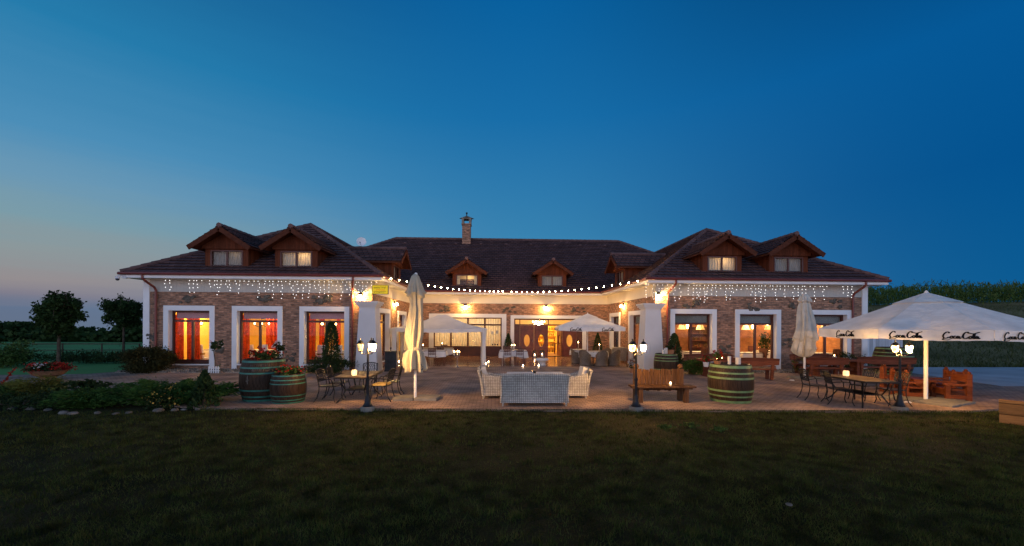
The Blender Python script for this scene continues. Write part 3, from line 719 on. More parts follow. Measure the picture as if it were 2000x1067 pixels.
# stones set into the brickwork
def stones(loc, rz, w=.75, h=.42, n=9):
    mb = MB(); r = random.Random(int(loc[0] * 100 + loc[2] * 37))
    for i in range(n):
        cx, cz, s_ = r.uniform(-w / 2, w / 2), r.uniform(-h / 2, h / 2), r.uniform(.07, .15); k = r.randint(5, 7); a0 = r.random() * 6
        P_ = [(cx + s_ * r.uniform(.7, 1.2) * math.cos(a0 + 6.283 * j / k) * 1.2, cz + s_ * r.uniform(.7, 1.1) * math.sin(a0 + 6.283 * j / k) * .8) for j in range(k)]
        o = [(x, .01, z) for x, z in P_]; t = [(cx + (x - cx) * .75, -.035 - .004 * i, cz + (z - cz) * .75) for x, z in P_]
        for j in range(k): mb.poly([o[j], o[(j + 1) % k], t[(j + 1) % k], t[j]])
        mb.poly(t)
    return mb.build('wall_stones', 'stone', bld, loc=loc, rz=rz)
for px, py, w, h in ((366, 585, .8, .35), (516, 583, .75, .32), (622, 588, .55, .4), (640, 584, .45, .35), (298, 662, .4, .5), (433, 682, .35, .4), (562, 697, .6, .5),
                     (1352, 594, .7, .35), (1476, 598, .9, .4), (1540, 670, .55, .6), (1632, 594, .6, .45), (1417, 686, .55, .6), (1548, 600, .3, .3)):
    p = PY(px, py, YF); stones((p.x, YF, p.z), 0, w, h)
for px, py, w, h in ((868, 602, .7, .5), (994, 605, .9, .4), (1131, 607, 1.1, .45)):
    p = PY(px, py, YR); stones((p.x, YR, p.z), 0, w, h)
# two tapered white pillars at the courtyard corners
def pillar(x):
    mb = MB(); mb.lathe([(.50 * 1.414, 0), (.475 * 1.414, .6), (.36 * 1.414, 3.02)], 4); 
    for i, p in enumerate(mb.v): c, s_ = math.cos(R(45)), math.sin(R(45)); mb.v[i] = (p[0] * c - p[1] * s_, p[0] * s_ + p[1] * c, p[2])
    p_ = mb.build('pillar', 'plaster', bld, loc=(x, YF - .28, 0))
    c = MB(); c.bb(-.42, .42, -.42, .42, 3.02, 3.10); c.bb(-.48, .48, -.48, .48, 3.10, 3.19); c.bb(-.53, .53, -.53, .53, 3.19, 3.27); c.build('pillar_cap', 'plaster', p_)
pillar(PY(720, 640, YF - .4).x); pillar(PY(1272, 640, YF - .4).x)
# ------------------------------------------------------------------ rooms behind the glass
def room(x0, x1, y0, y1, zc, wallm, ceilm='wall_cream', sides=(1, 1)):
    m = MB(); m.poly([(x1, y1, 0), (x0, y1, 0), (x0, y1, zc), (x1, y1, zc)])
    if sides[0]: m.poly([(x0, y1, 0), (x0, y0, 0), (x0, y0, zc), (x0, y1, zc)])
    if sides[1]: m.poly([(x1, y0, 0), (x1, y1, 0), (x1, y1, zc), (x1, y0, zc)])
    m.build('inner_wall', wallm, bld)
    MB().poly([(x0, y0, .03), (x1, y0, .03), (x1, y1, .03), (x0, y1, .03)]).build('inner_floor', 'inner_floor', bld)
    MB().poly([(x0, y0, zc), (x0, y1, zc), (x1, y1, zc), (x1, y0, zc)]).build('ceiling', ceilm, bld)
room(XL0 + .36, XL1 - .36, YF + .352, 27.6, 3.35, 'wall_yellow', 'ceiling_reflect_mauve', (1, 0))
room(XR0 + .36, XR1 - .36, YF + .352, 26.6, 3.3, 'inner_brick', 'wall_cream', (0, 1))
room(-5.6, .9, YR + .352, 33, 3.1, 'wall_cream'); room(1.05, 7.2, YR + .352, 34.5, 3.1, 'wall_cream')

ORG = (1, .70, .26); AMB = (1, .62, .26)
def chandelier(loc, label, crystal=False, r=.38):
    t = thing('chandelier', label, 'chandelier', loc)
    a = MB(); a.tube([(0, 0, .1), (0, 0, .75)], .012, 5); a.ball((0, 0, .1), .07)
    b = MB()
    for k in range(6):
        w = k * 1.047; c, s = math.cos(w) * r, math.sin(w) * r
        a.tube([(0, 0, .1), (c * .5, s * .5, -.06), (c, s, .02)], .012, 5); a.lathe([(.04, .02), (.03, .05)], 8, (c, s, 0))
        b.ball((c, s, .11), .035, 6, sz=1.5)
    a.build('chandelier_arms', 'silver' if crystal else 'cast_metal', t); b.build('candle_bulbs', 'crystal' if crystal else 'room_lamp', t)
    if crystal:
        g = MB()
        for k in range(60):
            w = random.random() * 6.28; q_ = r * random.random(); g.ball((q_ * math.cos(w), q_ * math.sin(w), -.05 - .3 * random.random() * (1.2 - q_ / r)), .02, 4)
        g.build('crystal_drops', 'crystal', t)
    return t
def cloth_table(name, label, cat, loc, rz, lx, ly, h=.75, drop=.32, cm='cloth', group=None, round_=False, legm='frame_wood'):
    t = thing(name, label, cat, loc, rz, group)
    tp = MB(); tp.bb(-lx / 2, lx / 2, -ly / 2, ly / 2, h - .04, h - .004) if not round_ else tp.lathe([(lx / 2, h - .04), (lx / 2, h - .004)], 20)
    tp.build('tabletop', legm, t)
    for sx in (-1, 1):
        for sy in (-1, 1):
            MB().tube([(sx * (lx / 2 - .1) * (.7 if round_ else 1), sy * (ly / 2 - .1) * (.7 if round_ else 1), 0), (sx * (lx / 2 - .1) * (.7 if round_ else 1), sy * (ly / 2 - .1) * (.7 if round_ else 1), h - .04)], .03, 4, sq=True).build('leg', legm, t)
    N = 48
    def per(w, s):      # outline of the cloth
        c, d = math.cos(w), math.sin(w)
        if round_: return (lx / 2 * s * c, lx / 2 * s * d)
        k = 1 / max(abs(c) / (lx / 2), abs(d) / (ly / 2)); return (k * c * s, k * d * s)
    c = MB()
    def fn(a, b):
        w = 6.2832 * a + .01
        if b < .34: x, y = per(w, b / .34); return (x, y, h + .004)
        u = (b - .34) / .66; x, y = per(w, 1.012 + .05 * u + .045 * u * math.sin(w * 9))
        cor = (abs(math.sin(2 * w)) ** 3) if not round_ else .3 * math.sin(3 * w)
        return (x, y, h + .004 - drop * u * (1 + .35 * cor))
    c.grid(fn, N, 6)
    o = c.build('tablecloth', cm, None, smooth=True, loc=loc, rz=rz)
    return t, o
def clothed(label, clabel, loc, rz, lx, ly, **k):
    t, o = cloth_table('dining_table', label, 'table', loc, rz, lx, ly, **k); tag(o, clabel, 'tablecloth', 'white cloths on the dining tables'); t['group'] = 'dining tables under cloths'
def covered_chair(label, loc, rz):
    t = thing('banquet_chair', label, 'chair', loc, rz, 'banquet chairs under pale covers')
    MB().box((0, 0, .24), (.46, .44, .46), taper=.94).build('seat_cover', 'cloth', t); MB().box((0, .22, .78), (.44, .08, .68), rx=-.08, taper=.86).build('back_cover', 'cloth', t)
    MB().box((0, .2, .66), (.46, .13, .09)).build('sash', 'yellow_cushion', t)
z0 = .03
SX = lambda x, y: x * y / YF          # what is seen through a window drifts outwards with depth
for a, b, y in ((WL[1] + .42, WL[1] + .95, 23.2), (WL[2] - .25, WL[2] + .02, 25.6), (WL[2] + .55, WL[2] + .75, 25.6)): wavy(MB(), SX(a, y), SX(b, y), .1, 2.7, y, .08, .2).build('far_curtain', 'curtain_red', bld, smooth=True)
for i, (x, y, r_) in enumerate(((WL[0] + 1.4, 23.6, .2), (WL[1] + .1, 22.9, 0), (WL[2] + .35, 22.6, 0))):
    clothed(['dining table in the room behind the leftmost red curtained window', 'dining table seen through the middle window of the left wing', 'dining table seen through the window beside the left pillar'][i],
            ['pale cloth seen behind the leftmost red curtained window', 'pale cloth behind the middle window of the left wing', 'pale cloth behind the window beside the left pillar'][i], (SX(x, y), y, z0), r_, 1.5, .9, drop=.5)
for i, (x, y, r_) in enumerate(((WL[0] + .75, 21.2, 2.6), (WL[1] - .25, 21.3, 3.14), (WL[1] + .42, 21.4, 3.1), (WL[2] - .05, 21.1, 3.14), (WL[2] + .72, 21.15, 3.2))):
    covered_chair(['covered chair turned sideways behind the leftmost curtains', 'left covered chair behind the middle left wing window', 'right covered chair behind the middle left wing window',
                   'left covered chair behind the window with the cypress', 'right covered chair behind the window with the cypress'][i], (SX(x, y), y, z0), r_)
for i, x in enumerate((WL[0], WL[1], WL[2])):
    chandelier((SX(x + .2, 22.6), 22.6, 2.1), ['chandelier glowing behind the leftmost window', 'chandelier glowing behind the middle left wing window', 'chandelier glowing behind the window with the cypress'][i])
    lamp('room_lamp', (max(-15.5, SX(x, 22.6)), 22.6, 2.75), 190, ORG, .25)
lamp('room_lamp', (-7.4, 25.5, 2.7), 110, ORG, .25)
# restaurant room on the right
for i, (x, y, r_) in enumerate(((WR[0] + .1, 22.4, .1), (WR[1] - .55, 21.7, .15), (WR[1] + .5, 23.4, 0), (WR[2] - .35, 21.6, 0))):
    clothed(['restaurant table behind the window beside the right pillar', 'near restaurant table behind the middle window of the right wing', 'restaurant table beside the indoor ficus', 'restaurant table behind the rightmost window'][i],
            ['cloth on the table behind the window beside the right pillar', 'cloth on the near table behind the middle right window', 'cloth on the table beside the indoor ficus', 'cloth on the table behind the rightmost window'][i], (SX(x, y), y, z0), r_, 1.2, .9, drop=.35)
def inner_chair(label, loc, rz):
    t = thing('dining_chair', label, 'chair', loc, rz, 'dark chairs inside the restaurant')
    MB().box((0, 0, .45), (.44, .44, .07)).build('seat', 'frame_wood', t); MB().box((0, .2, .75), (.42, .05, .5), rx=-.1).build('backrest', 'frame_wood', t)
    for sx in (-1, 1):
        for sy in (-1, 1): MB().tube([(sx * .19, sy * .19, 0), (sx * .19, sy * .19, .42)], .02, 4).build('leg', 'frame_wood', t)
for i, (x, y, r_) in enumerate(((WR[0] + .5, 21.6, 3.1), (WR[0] + 1.5, 22.5, -1.5), (WR[1] + .15, 21.3, -1.2), (WR[1] - .2, 23.9, 0), (WR[2] + .3, 21.0, 3.1))):
    inner_chair(['dark chair with its back to the window beside the right pillar', 'dark chair turned to the table by the right pillar window', 'dark chair drawn out beside the near middle table', 'dark chair beyond the near middle table', 'dark chair behind the rightmost window'][i], (SX(x, y), y, z0), r_)
def shelf(label, loc, w, h, m_='frame_wood'):
    t = thing('bottle_shelf', label, 'shelf', loc); m = MB(); m.bb(-w / 2, -w / 2 + .05, 0, .35, 0, h); m.bb(w / 2 - .05, w / 2, 0, .35, 0, h); m.bb(-w / 2, w / 2, .33, .36, 0, h); m.build('shelf_case', m_, t)
    n = int(h / .42)
    for k in range(n + 1): MB().bb(-w / 2 + .05, w / 2 - .05, 0, .33, k * h / n - .02 * (k > 0), k * h / n + .02).build('shelf_board', m_, t)
    return t, n
def bottles(loc, w, h, n, lab, every=.11):
    r = random.Random(3)
    for k in range(n):
        x = -w / 2 + .12
        while x < w / 2 - .1:
            if r.random() < .85:
                hh = r.uniform(.22, .3); b = MB().lathe([(.036, 0), (.036, hh * .6), (.013, hh * .75), (.013, hh)], 8).build('bottle', 'bottle_dark', None, loc=(loc[0] + x, loc[1] + .15, loc[2] + k * h / n + .021))
                tag(b, lab, 'bottle', 'bottles on the restaurant shelf')
            x += every
shelf('dark bottle shelf behind the window beside the right pillar', (SX(WR[0] + .42, 25.2), 25.2, z0), 1.35, 2.1); bottles((SX(WR[0] + .42, 25.2), 25.2, z0), 1.35, 2.1, 5, 'bottle on the dark shelf behind the right pillar window', .16)
def pendant(label, loc, power=28, shade='curtain_cream'):
    t = thing('pendant_lamp', label, 'lamp', loc)
    MB().tube([(0, 0, .25), (0, 0, .9)], .01, 5).build('cord', 'charcoal', t)
    MB().lathe([(.24, 0), (.13, .27)], 16, cap=False).build('lamp_shade', shade, t, smooth=True); MB().ball((0, 0, .1), .055, 8).build('bulb', 'room_lamp', t)
for i, (x, y) in enumerate(((WR[0] - .6, 24.2), (WR[0] + .35, 23.0), (WR[1] - .62, 23.4), (WR[1] + .55, 24.6), (WR[2] - .2, 21.6))):
    pendant(['pendant lamp glowing left of the bottle shelf', 'pendant lamp glowing before the bottle shelf', 'pendant lamp glowing left in the middle restaurant window', 'pendant lamp glowing above the indoor ficus', 'pendant lamp glowing in the rightmost window'][i], (SX(x, y), y, 2.0))
for x in (WR[0] + 1.2, WR[1] + 1.5, WR[2] + .6): lamp('room_lamp', (x, 22.9, 2.7), 230, AMB, .2)
for i, x in enumerate((SX(WR[0] - .3, 26.5), SX(WR[1] - .25, 26.5), SX(WR[1] + .5, 26.5))):
    t = tag(MB().lathe([(.055, 0), (.07, .13), (.055, .26)], 10).build('wall_light', 'room_lamp', None, loc=(x, 26.48, 2.05)), ['small wall light on the brick left of the bottle shelf', 'small wall light on the brick behind the middle table', 'small wall light on the far brick behind the indoor ficus'][i], 'wall light', 'wall lights in the restaurant')
# entrance hall
t, n_ = shelf('open shelf with bottles lit yellow inside the doorway', (4.0, 32.4, z0), 1.7, 2.2, 'wall_yellow')
bottles((4.0, 32.4, z0), 1.7, 2.2, n_, 'bottle on the lit shelf inside the doorway', .13)
lamp('room_lamp', (3.9, 30.9, 2.6), 260, (1, .66, .22), .2); lamp('room_lamp', (2.3, 30.6, 2.6), 110, (1, .7, .35), .2); lamp('room_lamp', (5.9, 31.0, 2.4), 110, ORG, .2)
chandelier((3.15, 29.9, 2.35), 'crystal chandelier shining above the entrance doors', True, .42)
t = thing('side_table', 'brown side table just inside the open doorway', 'table', (4.75, 30.6, z0)); MB().bb(-.35, .35, -.25, .25, .78, .84).build('tabletop', 'door_wood', t)
for sx in (-1, 1):
    for sy in (-1, 1): MB().tube([(sx * .3, sy * .2, 0), (sx * .3, sy * .2, .78)], .03, 4, sq=True).build('leg', 'door_wood', t)
for x in (-3.4, -1.0): lamp('room_lamp', (x, 30.6, 2.5), 150, (1, .80, .52), .25)
# small ficus indoors
def ficus(label, loc):
    t = thing('ficus_plant', label, 'plant', loc); MB().lathe([(.15, 0), (.2, .36), (.18, .36)], 14).build('pot', 'terracotta', t)
    s = MB()
    for k in range(7): w = k * .9; s.tube([(0, 0, .3), (.1 * math.cos(w), .1 * math.sin(w), .8), (.4 * math.cos(w), .4 * math.sin(w), 1.35)], [.018, .012, .005], 5)
    s.build('stems', 'bark', t); P_ = crown_pts(420, .55, 26, .3, .4, .6) + np.array([0, 0, 1.25]); foliage('foliage', P_, .13, 'leaf_dark', t, .5)
ficus('bushy indoor ficus in the middle window of the right wing', (SX(WR[1] + .42, 22.2), 22.2, z0))

# ------------------------------------------------------------------ outside lights of the house
def sconce(label, loc, rz):
    t = thing('wall_lamp', label, 'wall lamp', loc, rz, 'wall lamps around the courtyard')
    a = MB(); a.box((0, -.015, .12), (.12, .03, .2)); a.tube([(0, -.03, .16), (0, -.12, .24), (0, -.17, .17)], .014, 6); a.lathe([(.10, .06), (.085, .11), (.02, .18)], 12, (0, -.17, 0), cap=False); a.build('bracket', 'black_metal', t)
    MB().ball((0, -.17, .0), .055, 10, sz=1.2).build('bulb', 'sconce_bulb', t, smooth=True)
p = PY(705, 579, YF - .03); sconce('wall lamp glowing on the corner above the left pillar', (p.x, YF - .04, p.z), 0)
p = PY(1285, 579, YF - .03); sconce('wall lamp glowing on the corner above the right pillar', (p.x, YF - .04, p.z), 0)
for px, py, l in ((908, 600, 'wall lamp glowing above the gazebo on the rear wall'), (1068, 602, 'wall lamp glowing above the entrance doors')):
    p = PY(px, py, YR - .15); sconce(l, (p.x, YR, p.z), 0)
sconce('wall lamp glowing between the two left courtyard windows', (XL1, 24.15, 3.38), R(90))
sconce('wall lamp glowing between the two right courtyard windows', (XR0, 24.95, 3.4), R(-90))
# festoon of globe bulbs across the courtyard eaves
fs = thing('festoon_lights', 'string of round glowing bulbs strung along the courtyard eaves', 'string lights')
pts = []
for a, b, sag in (((XB + .1, Y0 - .1, 4.47), (.75, Y1 - .35, 4.52), .22), ((.75, Y1 - .35, 4.52), (XC - .1, Y0 - .1, 4.47), .26)):
    a, b = Vector(a), Vector(b)
    for i in range(22): s_ = i / 21; pts.append(a.lerp(b, s_) - Vector((0, 0, 4 * sag * s_ * (1 - s_))))
MB().tube(pts, .008, 4).build('cable', 'charcoal', fs)
for i, p in enumerate(pts):
    if i % 22 in (0, 21) : continue
    MB().ball((0, 0, -.05), .025, 8).build('bulb', 'festoon', fs, smooth=True, loc=tuple(p))
# icicle lights under the eaves
def icicles(label, xa, xb, gaps, seed):
    t = thing('icicle_lights', label, 'string lights', (0, 0, 0), 0, 'icicle lights under the eaves'); r = random.Random(seed)
    y = YF - OV + .06; MB().tube([(xa, y, ZW - .03), (xb, y, ZW - .03)], .005, 4).build('cable', 'white_trim', t); x = xa
    while x < xb:
        if not any(a < x < b for a, b in gaps):
            L = r.choice((.22, .38, .55, .75, .88)); m = MB(); m.tube([(x, y, ZW - .03), (x + .01, y, ZW - .03 - L)], .0012, 3)
            z = .06
            while z <= L: m.ball((x + r.uniform(-.05, .05), y + r.uniform(-.02, .0), ZW - .05 - z), .0145, 5, 1); z += r.uniform(.11, .2)
            m.build('light_strand', ['white_trim', 'led'], t)
        x += r.uniform(.13, .27)
lx = lambda px: PY(px, 560, YF - OV).x
icicles('white icicle lights hanging under the eaves of the left wing', lx(322), lx(742), [(lx(336), lx(364)), (lx(398), lx(408))], 4)
icicles('white icicle lights hanging under the eaves of the right wing', lx(1262), lx(1672), [(lx(1335), lx(1346)), (lx(1620), lx(1640))], 9)
# yellow box sign on a bracket at the left corner
p = PY(743, 566, YF - .55); t = thing('yellow_sign', 'small yellow lit sign with dark lettering at the courtyard corner', 'sign', tuple(p))
MB().box((0, 0, 0), (.72, .1, .40)).build('sign_board', 'sign_yellow', t); m = MB(); ring(m, -.375, .375, -.215, .215, .02, -.06, .06); m.tube([(-.34, 0, -.2), (-.34, .0, -.5), (-.34, .5, -.5)], .014, 5); m.build('sign_frame', 'black_metal', t)
r = random.Random(5)
for zc, hh, mm, x0_, x1_ in ((.09, .085, 'logo_black', -.29, .29), (-.015, .055, 'red_paint', -.17, .2), (-.115, .075, 'logo_black', -.29, .27)):
    m = MB(); x = x0_
    while x < x1_:
        w = r.uniform(.025, .05); k = r.random(); m.bb(x, x + .011, -.055, -.0505, zc - hh / 2, zc + hh / 2)
        if k < .6: m.bb(x + .011, x + w, -.055, -.0505, zc + hh / 2 - .013, zc + hh / 2)
        if k > .3: m.bb(x + .011, x + w, -.055, -.0505, zc - .007, zc + .006)
        if k > .6: m.bb(x + w - .011, x + w, -.055, -.0505, zc - hh / 2, zc - .007)
        x += w + .014
    m.build('lettering', mm, t)
lamp('sign_lamp', (p.x, p.y - .3, p.z - .2), 4, (1, .85, .5), .05)
# security camera, satellite dish, small unit on the roof
p = PY(236, 537, Y0); t = thing('security_camera', 'white dome security camera under the left roof corner', 'camera', (XA - .02, Y0 - .05, 4.32))
MB().box((.18, .1, .02), (.16, .12, .2)).tube([(.1, .05, .04), (-.06, -.02, .04), (-.06, -.02, -.02)], .025, 6).build('bracket', 'cctv_white', t)
MB().lathe([(.085, 0), (.08, -.1)], 14, (-.06, -.02, 0)).build('housing', 'cctv_white', t); MB().ball((-.06, -.02, -.12), .075, 12).build('dome', 'charcoal', t, smooth=True)
p = PY(706, 473, 32.0); zf = ZE + SL * (XB - p.x)
t = thing('satellite_dish', 'round pale satellite dish on the roof valley', 'dish', (p.x, 32.0, p.z))
MB().lathe([(.002, .0), (.15, .012), (.27, .04), (.36, .085)], 24, cap=False).build('dish', 'dish_white', t, smooth=True).rotation_euler = (R(78), 0, R(12))
MB().tube([(-.02, .05, 0), (-.02, .1, -.25), (-.02, .1, zf - p.z - .05)], .025, 6).build('mast', 'black_metal', t); MB().tube([(0, -.02, -.33), (.02, -.38, -.12)], .012, 5).box((.02, -.4, -.1), (.06, .09, .06)).build('feed_arm', 'black_metal', t)
p = PY(736, 488, 33.2); zf = ZE + SL * (33.2 - Y1)
t = thing('roof_unit', 'small white louvred unit standing on the rear roof', 'vent', (p.x, 33.2, p.z - .22)); MB().bb(-.28, .28, -.18, .2, -.35, .42).build('casing', 'cctv_white', t); m = MB()
for x in (-.16, 0): m.bb(x - .05, x + .06, -.19, -.182, .0, .34)
m.build('grille', 'charcoal', t)
# ------------------------------------------------------------------ script lettering for the parasol valances
LOGO = [[(2.1, 2.25), (1.75, 2.75), (1.15, 2.55), (.55, 1.75), (.4, .95), (.75, .35), (1.35, .35), (1.95, .8)], [(.75, .35), (.3, -.15), (1.2, -.35), (2.4, -.2)],
        [(2.75, 1.2), (2.35, .95), (2.3, .5), (2.6, .3), (2.95, .6), (2.95, 1.0), (2.7, 1.2), (3.05, 1.15)], [(3.75, 1.05), (3.5, 1.2), (3.2, .85), (3.25, .4), (3.6, .35), (3.95, .65)],
        [(4.6, 1.05), (4.3, 1.2), (4.0, .85), (4.05, .4), (4.35, .4), (4.65, 1.05)], [(4.72, 1.2), (4.6, .5), (4.8, .3), (5.1, .55)], [(5.1, .85), (5.5, .95)],
        [(7.1, 2.2), (6.8, 2.75), (6.2, 2.55), (5.7, 1.75), (5.6, .95), (5.9, .35), (6.45, .35), (7.0, .8)], [(6.5, 2.7), (7.4, 2.3), (8.3, 2.15), (9.2, 2.5), (9.9, 2.75)],
        [(7.6, 1.2), (7.2, .95), (7.15, .5), (7.45, .3), (7.8, .6), (7.8, 1.0), (7.55, 1.2), (7.95, 1.15)], [(8.0, .6), (8.45, 1.3), (8.6, 1.95), (8.45, 2.2), (8.25, 1.7), (8.2, .6), (8.4, .3), (8.7, .5)],
        [(9.35, 1.05), (9.05, 1.2), (8.75, .85), (8.8, .4), (9.1, .4), (9.4, 1.05)], [(9.47, 1.2), (9.35, .5), (9.55, .3), (9.9, .6)]]
def script_logo(mb, place, s):                   # place(u, v) -> point; s metres per unit
    for st in LOGO:
        P_ = [np.array(p) for p in st]; pts = []
        for i in range(len(P_) - 1):
            p0, p1, p2, p3 = P_[max(i - 1, 0)], P_[i], P_[i + 1], P_[min(i + 2, len(P_) - 1)]
            for t in np.linspace(0, 1, 5, endpoint=False): pts.append(.5 * (2 * p1 + (p2 - p0) * t + (2 * p0 - 5 * p1 + 4 * p2 - p3) * t * t + (3 * p1 - p0 - 3 * p2 + p3) * t ** 3))
        pts.append(P_[-1]); L = []
        for i, p in enumerate(pts):
            d = pts[min(i + 1, len(pts) - 1)] - pts[max(i - 1, 0)]; d = d / (np.linalg.norm(d) + 1e-6); n = np.array([-d[1], d[0]]); w = .13 + .15 * abs(d[1]) ** 1.5
            if i in (0, len(pts) - 1): w *= .5
            L.append((p + n * w, p - n * w))
        for (a, b), (c, d) in zip(L, L[1:]): mb.poly([place(*(q * s)) for q in (a, c, d, b)])
# ------------------------------------------------------------------ parasols and gazebo
def open_parasol(name, label, loc, rz, n, Rr, z_edge, z_peak, val, pole_r, logos=True, ls=.075, base=None):
    t = thing(name, label, 'parasol', loc, rz); ang = [2 * math.pi * k / n for k in range(n)]
    cor = [(Rr * math.sin(w), -Rr * math.cos(w)) for w in ang]
    c = MB(); NU, NV = 6, 8; vent = .3
    for k in range(n):
        a, b = cor[k], cor[(k + 1) % n]
        def fn(s, q, a=a, b=b):
            f = .2 + .8 * q; x, y = ((a[0] + (b[0] - a[0]) * s) * f, (a[1] + (b[1] - a[1]) * s) * f); sagg = .05 * math.sin(math.pi * s) * q * Rr * .5 + .05 * math.sin(math.pi * q)
            return (x, y, z_peak - .02 + (z_edge - z_peak + .02) * (f - .0) - sagg * .5)
        c.grid(fn, NU, NV)
    can = c.build('canopy', 'canvas', t, smooth=False)
    cap = MB()
    for k in range(n):
        a, b = cor[k], cor[(k + 1) % n]
        cap.grid(lambda s, q, a=a, b=b: ((a[0] + (b[0] - a[0]) * s) * vent * q, (a[1] + (b[1] - a[1]) * s) * vent * q, z_peak + .012 + (z_edge - z_peak) * vent * q + .0 * s), 6, 3)
    cap.build('vent_cap', 'canvas', t)
    v = MB(); lg = MB()
    for k in range(n):
        a, b = Vector((*cor[k], 0)), Vector((*cor[(k + 1) % n], 0)); L = (b - a).length; out = Vector(((a + b).x, (a + b).y, 0)).normalized(); d = (b - a) / L
        v.grid(lambda s, q, a=a, b=b, out=out: tuple(a.lerp(b, s) + out * (.01 + .012 * math.sin(s * 22) * q) + Vector((0, 0, z_edge - (.05 * Rr * .25) * math.sin(math.pi * s) - val * q + .006 * math.sin(s * 30) * q))), 14, 3)
        if logos:
            dd = d if d.cross(Vector((0, 0, 1))).dot(out) > 0 else -d
            cs = (.5,) if n > 4 and k == 7 else (.26, .74)
            for f in cs:
                o = (a.lerp(b, f)) - dd * (5.1 * ls) + out * .032 + Vector((0, 0, z_edge - (.05 * Rr * .25) - val * .5 - 1.2 * ls))
                script_logo(lg, lambda u, w_, o=o, dd=dd: tuple(o + dd * u + Vector((0, 0, w_))), ls)
    vo = v.build('valance', 'canvas', t)
    if logos: lg.build('lettering', 'logo_black', vo)
    for k in range(n):
        MB().tube([(0, 0, z_peak - .08), (cor[k][0] * .98, cor[k][1] * .98, z_edge - .035)], .016, 4, sq=True).build('rib', 'white_trim', t)
    p = MB(); p.tube([(0, 0, .05), (0, 0, z_peak + .02)], pole_r, 12); p.lathe([(pole_r + .02, z_edge - .05), (pole_r + .07, z_edge), (pole_r + .02, z_edge + .06)], 10); p.build('pole', 'white_trim', t, smooth=False)
    MB().ball((0, 0, z_peak + .03), .035).build('finial', 'white_trim', t)
    if base:
        for i, (x, y, sx, sy) in enumerate(base): MB().bb(x - sx / 2, x + sx / 2, y - sy / 2, y + sy / 2, 0.004, .06).build('base_slab', 'concrete', t)
    return t
open_parasol('open_parasol', 'huge open white parasol with black script on its valance', tuple(G(1808, 783)), R(-67.5), 8, 2.68, 2.15, 3.24, .26, .05, True, .065, [(-.42, .3, .8, .8), (.42, .3, .8, .8), (-.42, -.45, .8, .6), (.42, -.45, .8, .6)])
open_parasol('open_parasol', 'smaller open white parasol over the wicker dining set', (5.15, 22.75, 0), R(-45) - .09, 4, 2.42, 2.12, 2.86, .2, .03, True, .062, [(0, 0, .6, .6)])

def closed_parasol(label, loc, prof, zj, pole_top, base, cm='canvas_cream', rz=0, seedp=0., nf=8):
    t = thing('closed_parasol', label, 'parasol', loc, rz); c = MB(); zs = [p[1] for p in prof]
    def fn(a, b):
        w = 6.28318 * a; f = b * (len(prof) - 1); i = min(int(f), len(prof) - 2); u = f - i
        r_ = prof[i][0] * (1 - u) + prof[i + 1][0] * u; z = prof[i][1] * (1 - u) + prof[i + 1][1] * u; k = prof[i][2] * (1 - u) + prof[i + 1][2] * u
        j = zj.get(i, 0) * (1 - u) + zj.get(i + 1, 0) * u
        fo = 1 + 1.35 * k * (.6 * math.cos(nf * w + seedp + .8 * math.sin(z * 2.1)) + .4 * math.cos((nf - 3) * w + z * 1.1 + 1) + .25 * math.cos(17 * w - z * 2.3))
        return (r_ * fo * math.cos(w) + .02 * math.sin(3 * z + seedp), r_ * fo * math.sin(w), z + j * math.cos(4 * w + seedp))
    c.grid(fn, 96, (len(prof) - 1) * 3); c.build('folded_canopy', cm, t, smooth=True)
    MB().tube([(0, 0, .02), (0, 0, pole_top)], .042, 12).build('pole', 'white_trim', t); MB().ball((0, 0, pole_top + .02), .05).build('finial', 'white_trim', t)
    for x, y, sx, sy, r_ in base: MB().box((x, y, .04), (sx, sy, .075), rz=r_).build('base_slab', 'concrete', t)
    return t, fn
PA = [(.03, 3.70, 0), (.11, 3.62, .05), (.17, 3.42, .12), (.22, 3.2, .2), (.26, 3.08, .25), (.20, 3.04, .3), (.155, 2.95, .3), (.155, 2.75, .3), (.18, 2.4, .28), (.215, 2.05, .25), (.225, 1.9, .22), (.20, 1.68, .2), (.165, 1.52, .16), (.17, 1.47, .14), (.225, 1.36, .3), (.265, 1.15, .34), (.28, .98, .3), (.285, .86, .3), (.24, .87, .3)]
t, fa = closed_parasol('tall closed cream parasol tied at its waist in the courtyard mouth', tuple(G(811, 780.5)), PA, {4: .07, 5: .06, 16: .03, 17: .06, 18: .06}, 3.66, [(-.34, .02, .56, .62, .12), (.36, .06, .64, .66, -.1)])
MB().lathe([(.178, 1.46), (.19, 1.5), (.178, 1.54)], 24, cap=False).build('tie_strap', 'canvas_cream', t)
m = MB()
def onp(u, w_):                                  # a piece of the lettering shows on the folded cloth
    a = (-.95 + .9 * (w_ + .1)) / 6.28318 % 1; x, y, z = fa(a, (15.3 + (.3 - u) * 4) / (len(PA) - 1)); n = math.hypot(x, y); return (x * (1 + .012 / n), y * (1 + .012 / n), z)
script_logo.__globals__['LOGO_'] = LOGO; LOGO_KEEP = list(LOGO); LOGO[:] = [LOGO_KEEP[0], LOGO_KEEP[2]]; script_logo(m, onp, .085); LOGO[:] = LOGO_KEEP
m.build('lettering', 'logo_black', t)
PB = [(.03, 3.58, 0), (.14, 3.48, .05), (.21, 3.30, .2), (.22, 3.25, .2), (.15, 3.2, .2), (.19, 3.05, .2), (.23, 2.75, .22), (.27, 2.3, .25), (.30, 1.95, .3), (.35, 1.72, .34), (.30, 1.66, .34), (.30, 1.5, .34), (.34, 1.25, .36), (.29, 1.15, .3), (.20, 1.0, .3), (.13, .95, .3)]
closed_parasol('closed cream parasol before the rightmost window', tuple(G(1571, 742)), PB, {3: .05, 9: .1, 10: .08, 12: .05, 13: .08}, 3.5, [(.35, .3, 1.1, .9, .1)], seedp=1.3, cm='canvas_pale')

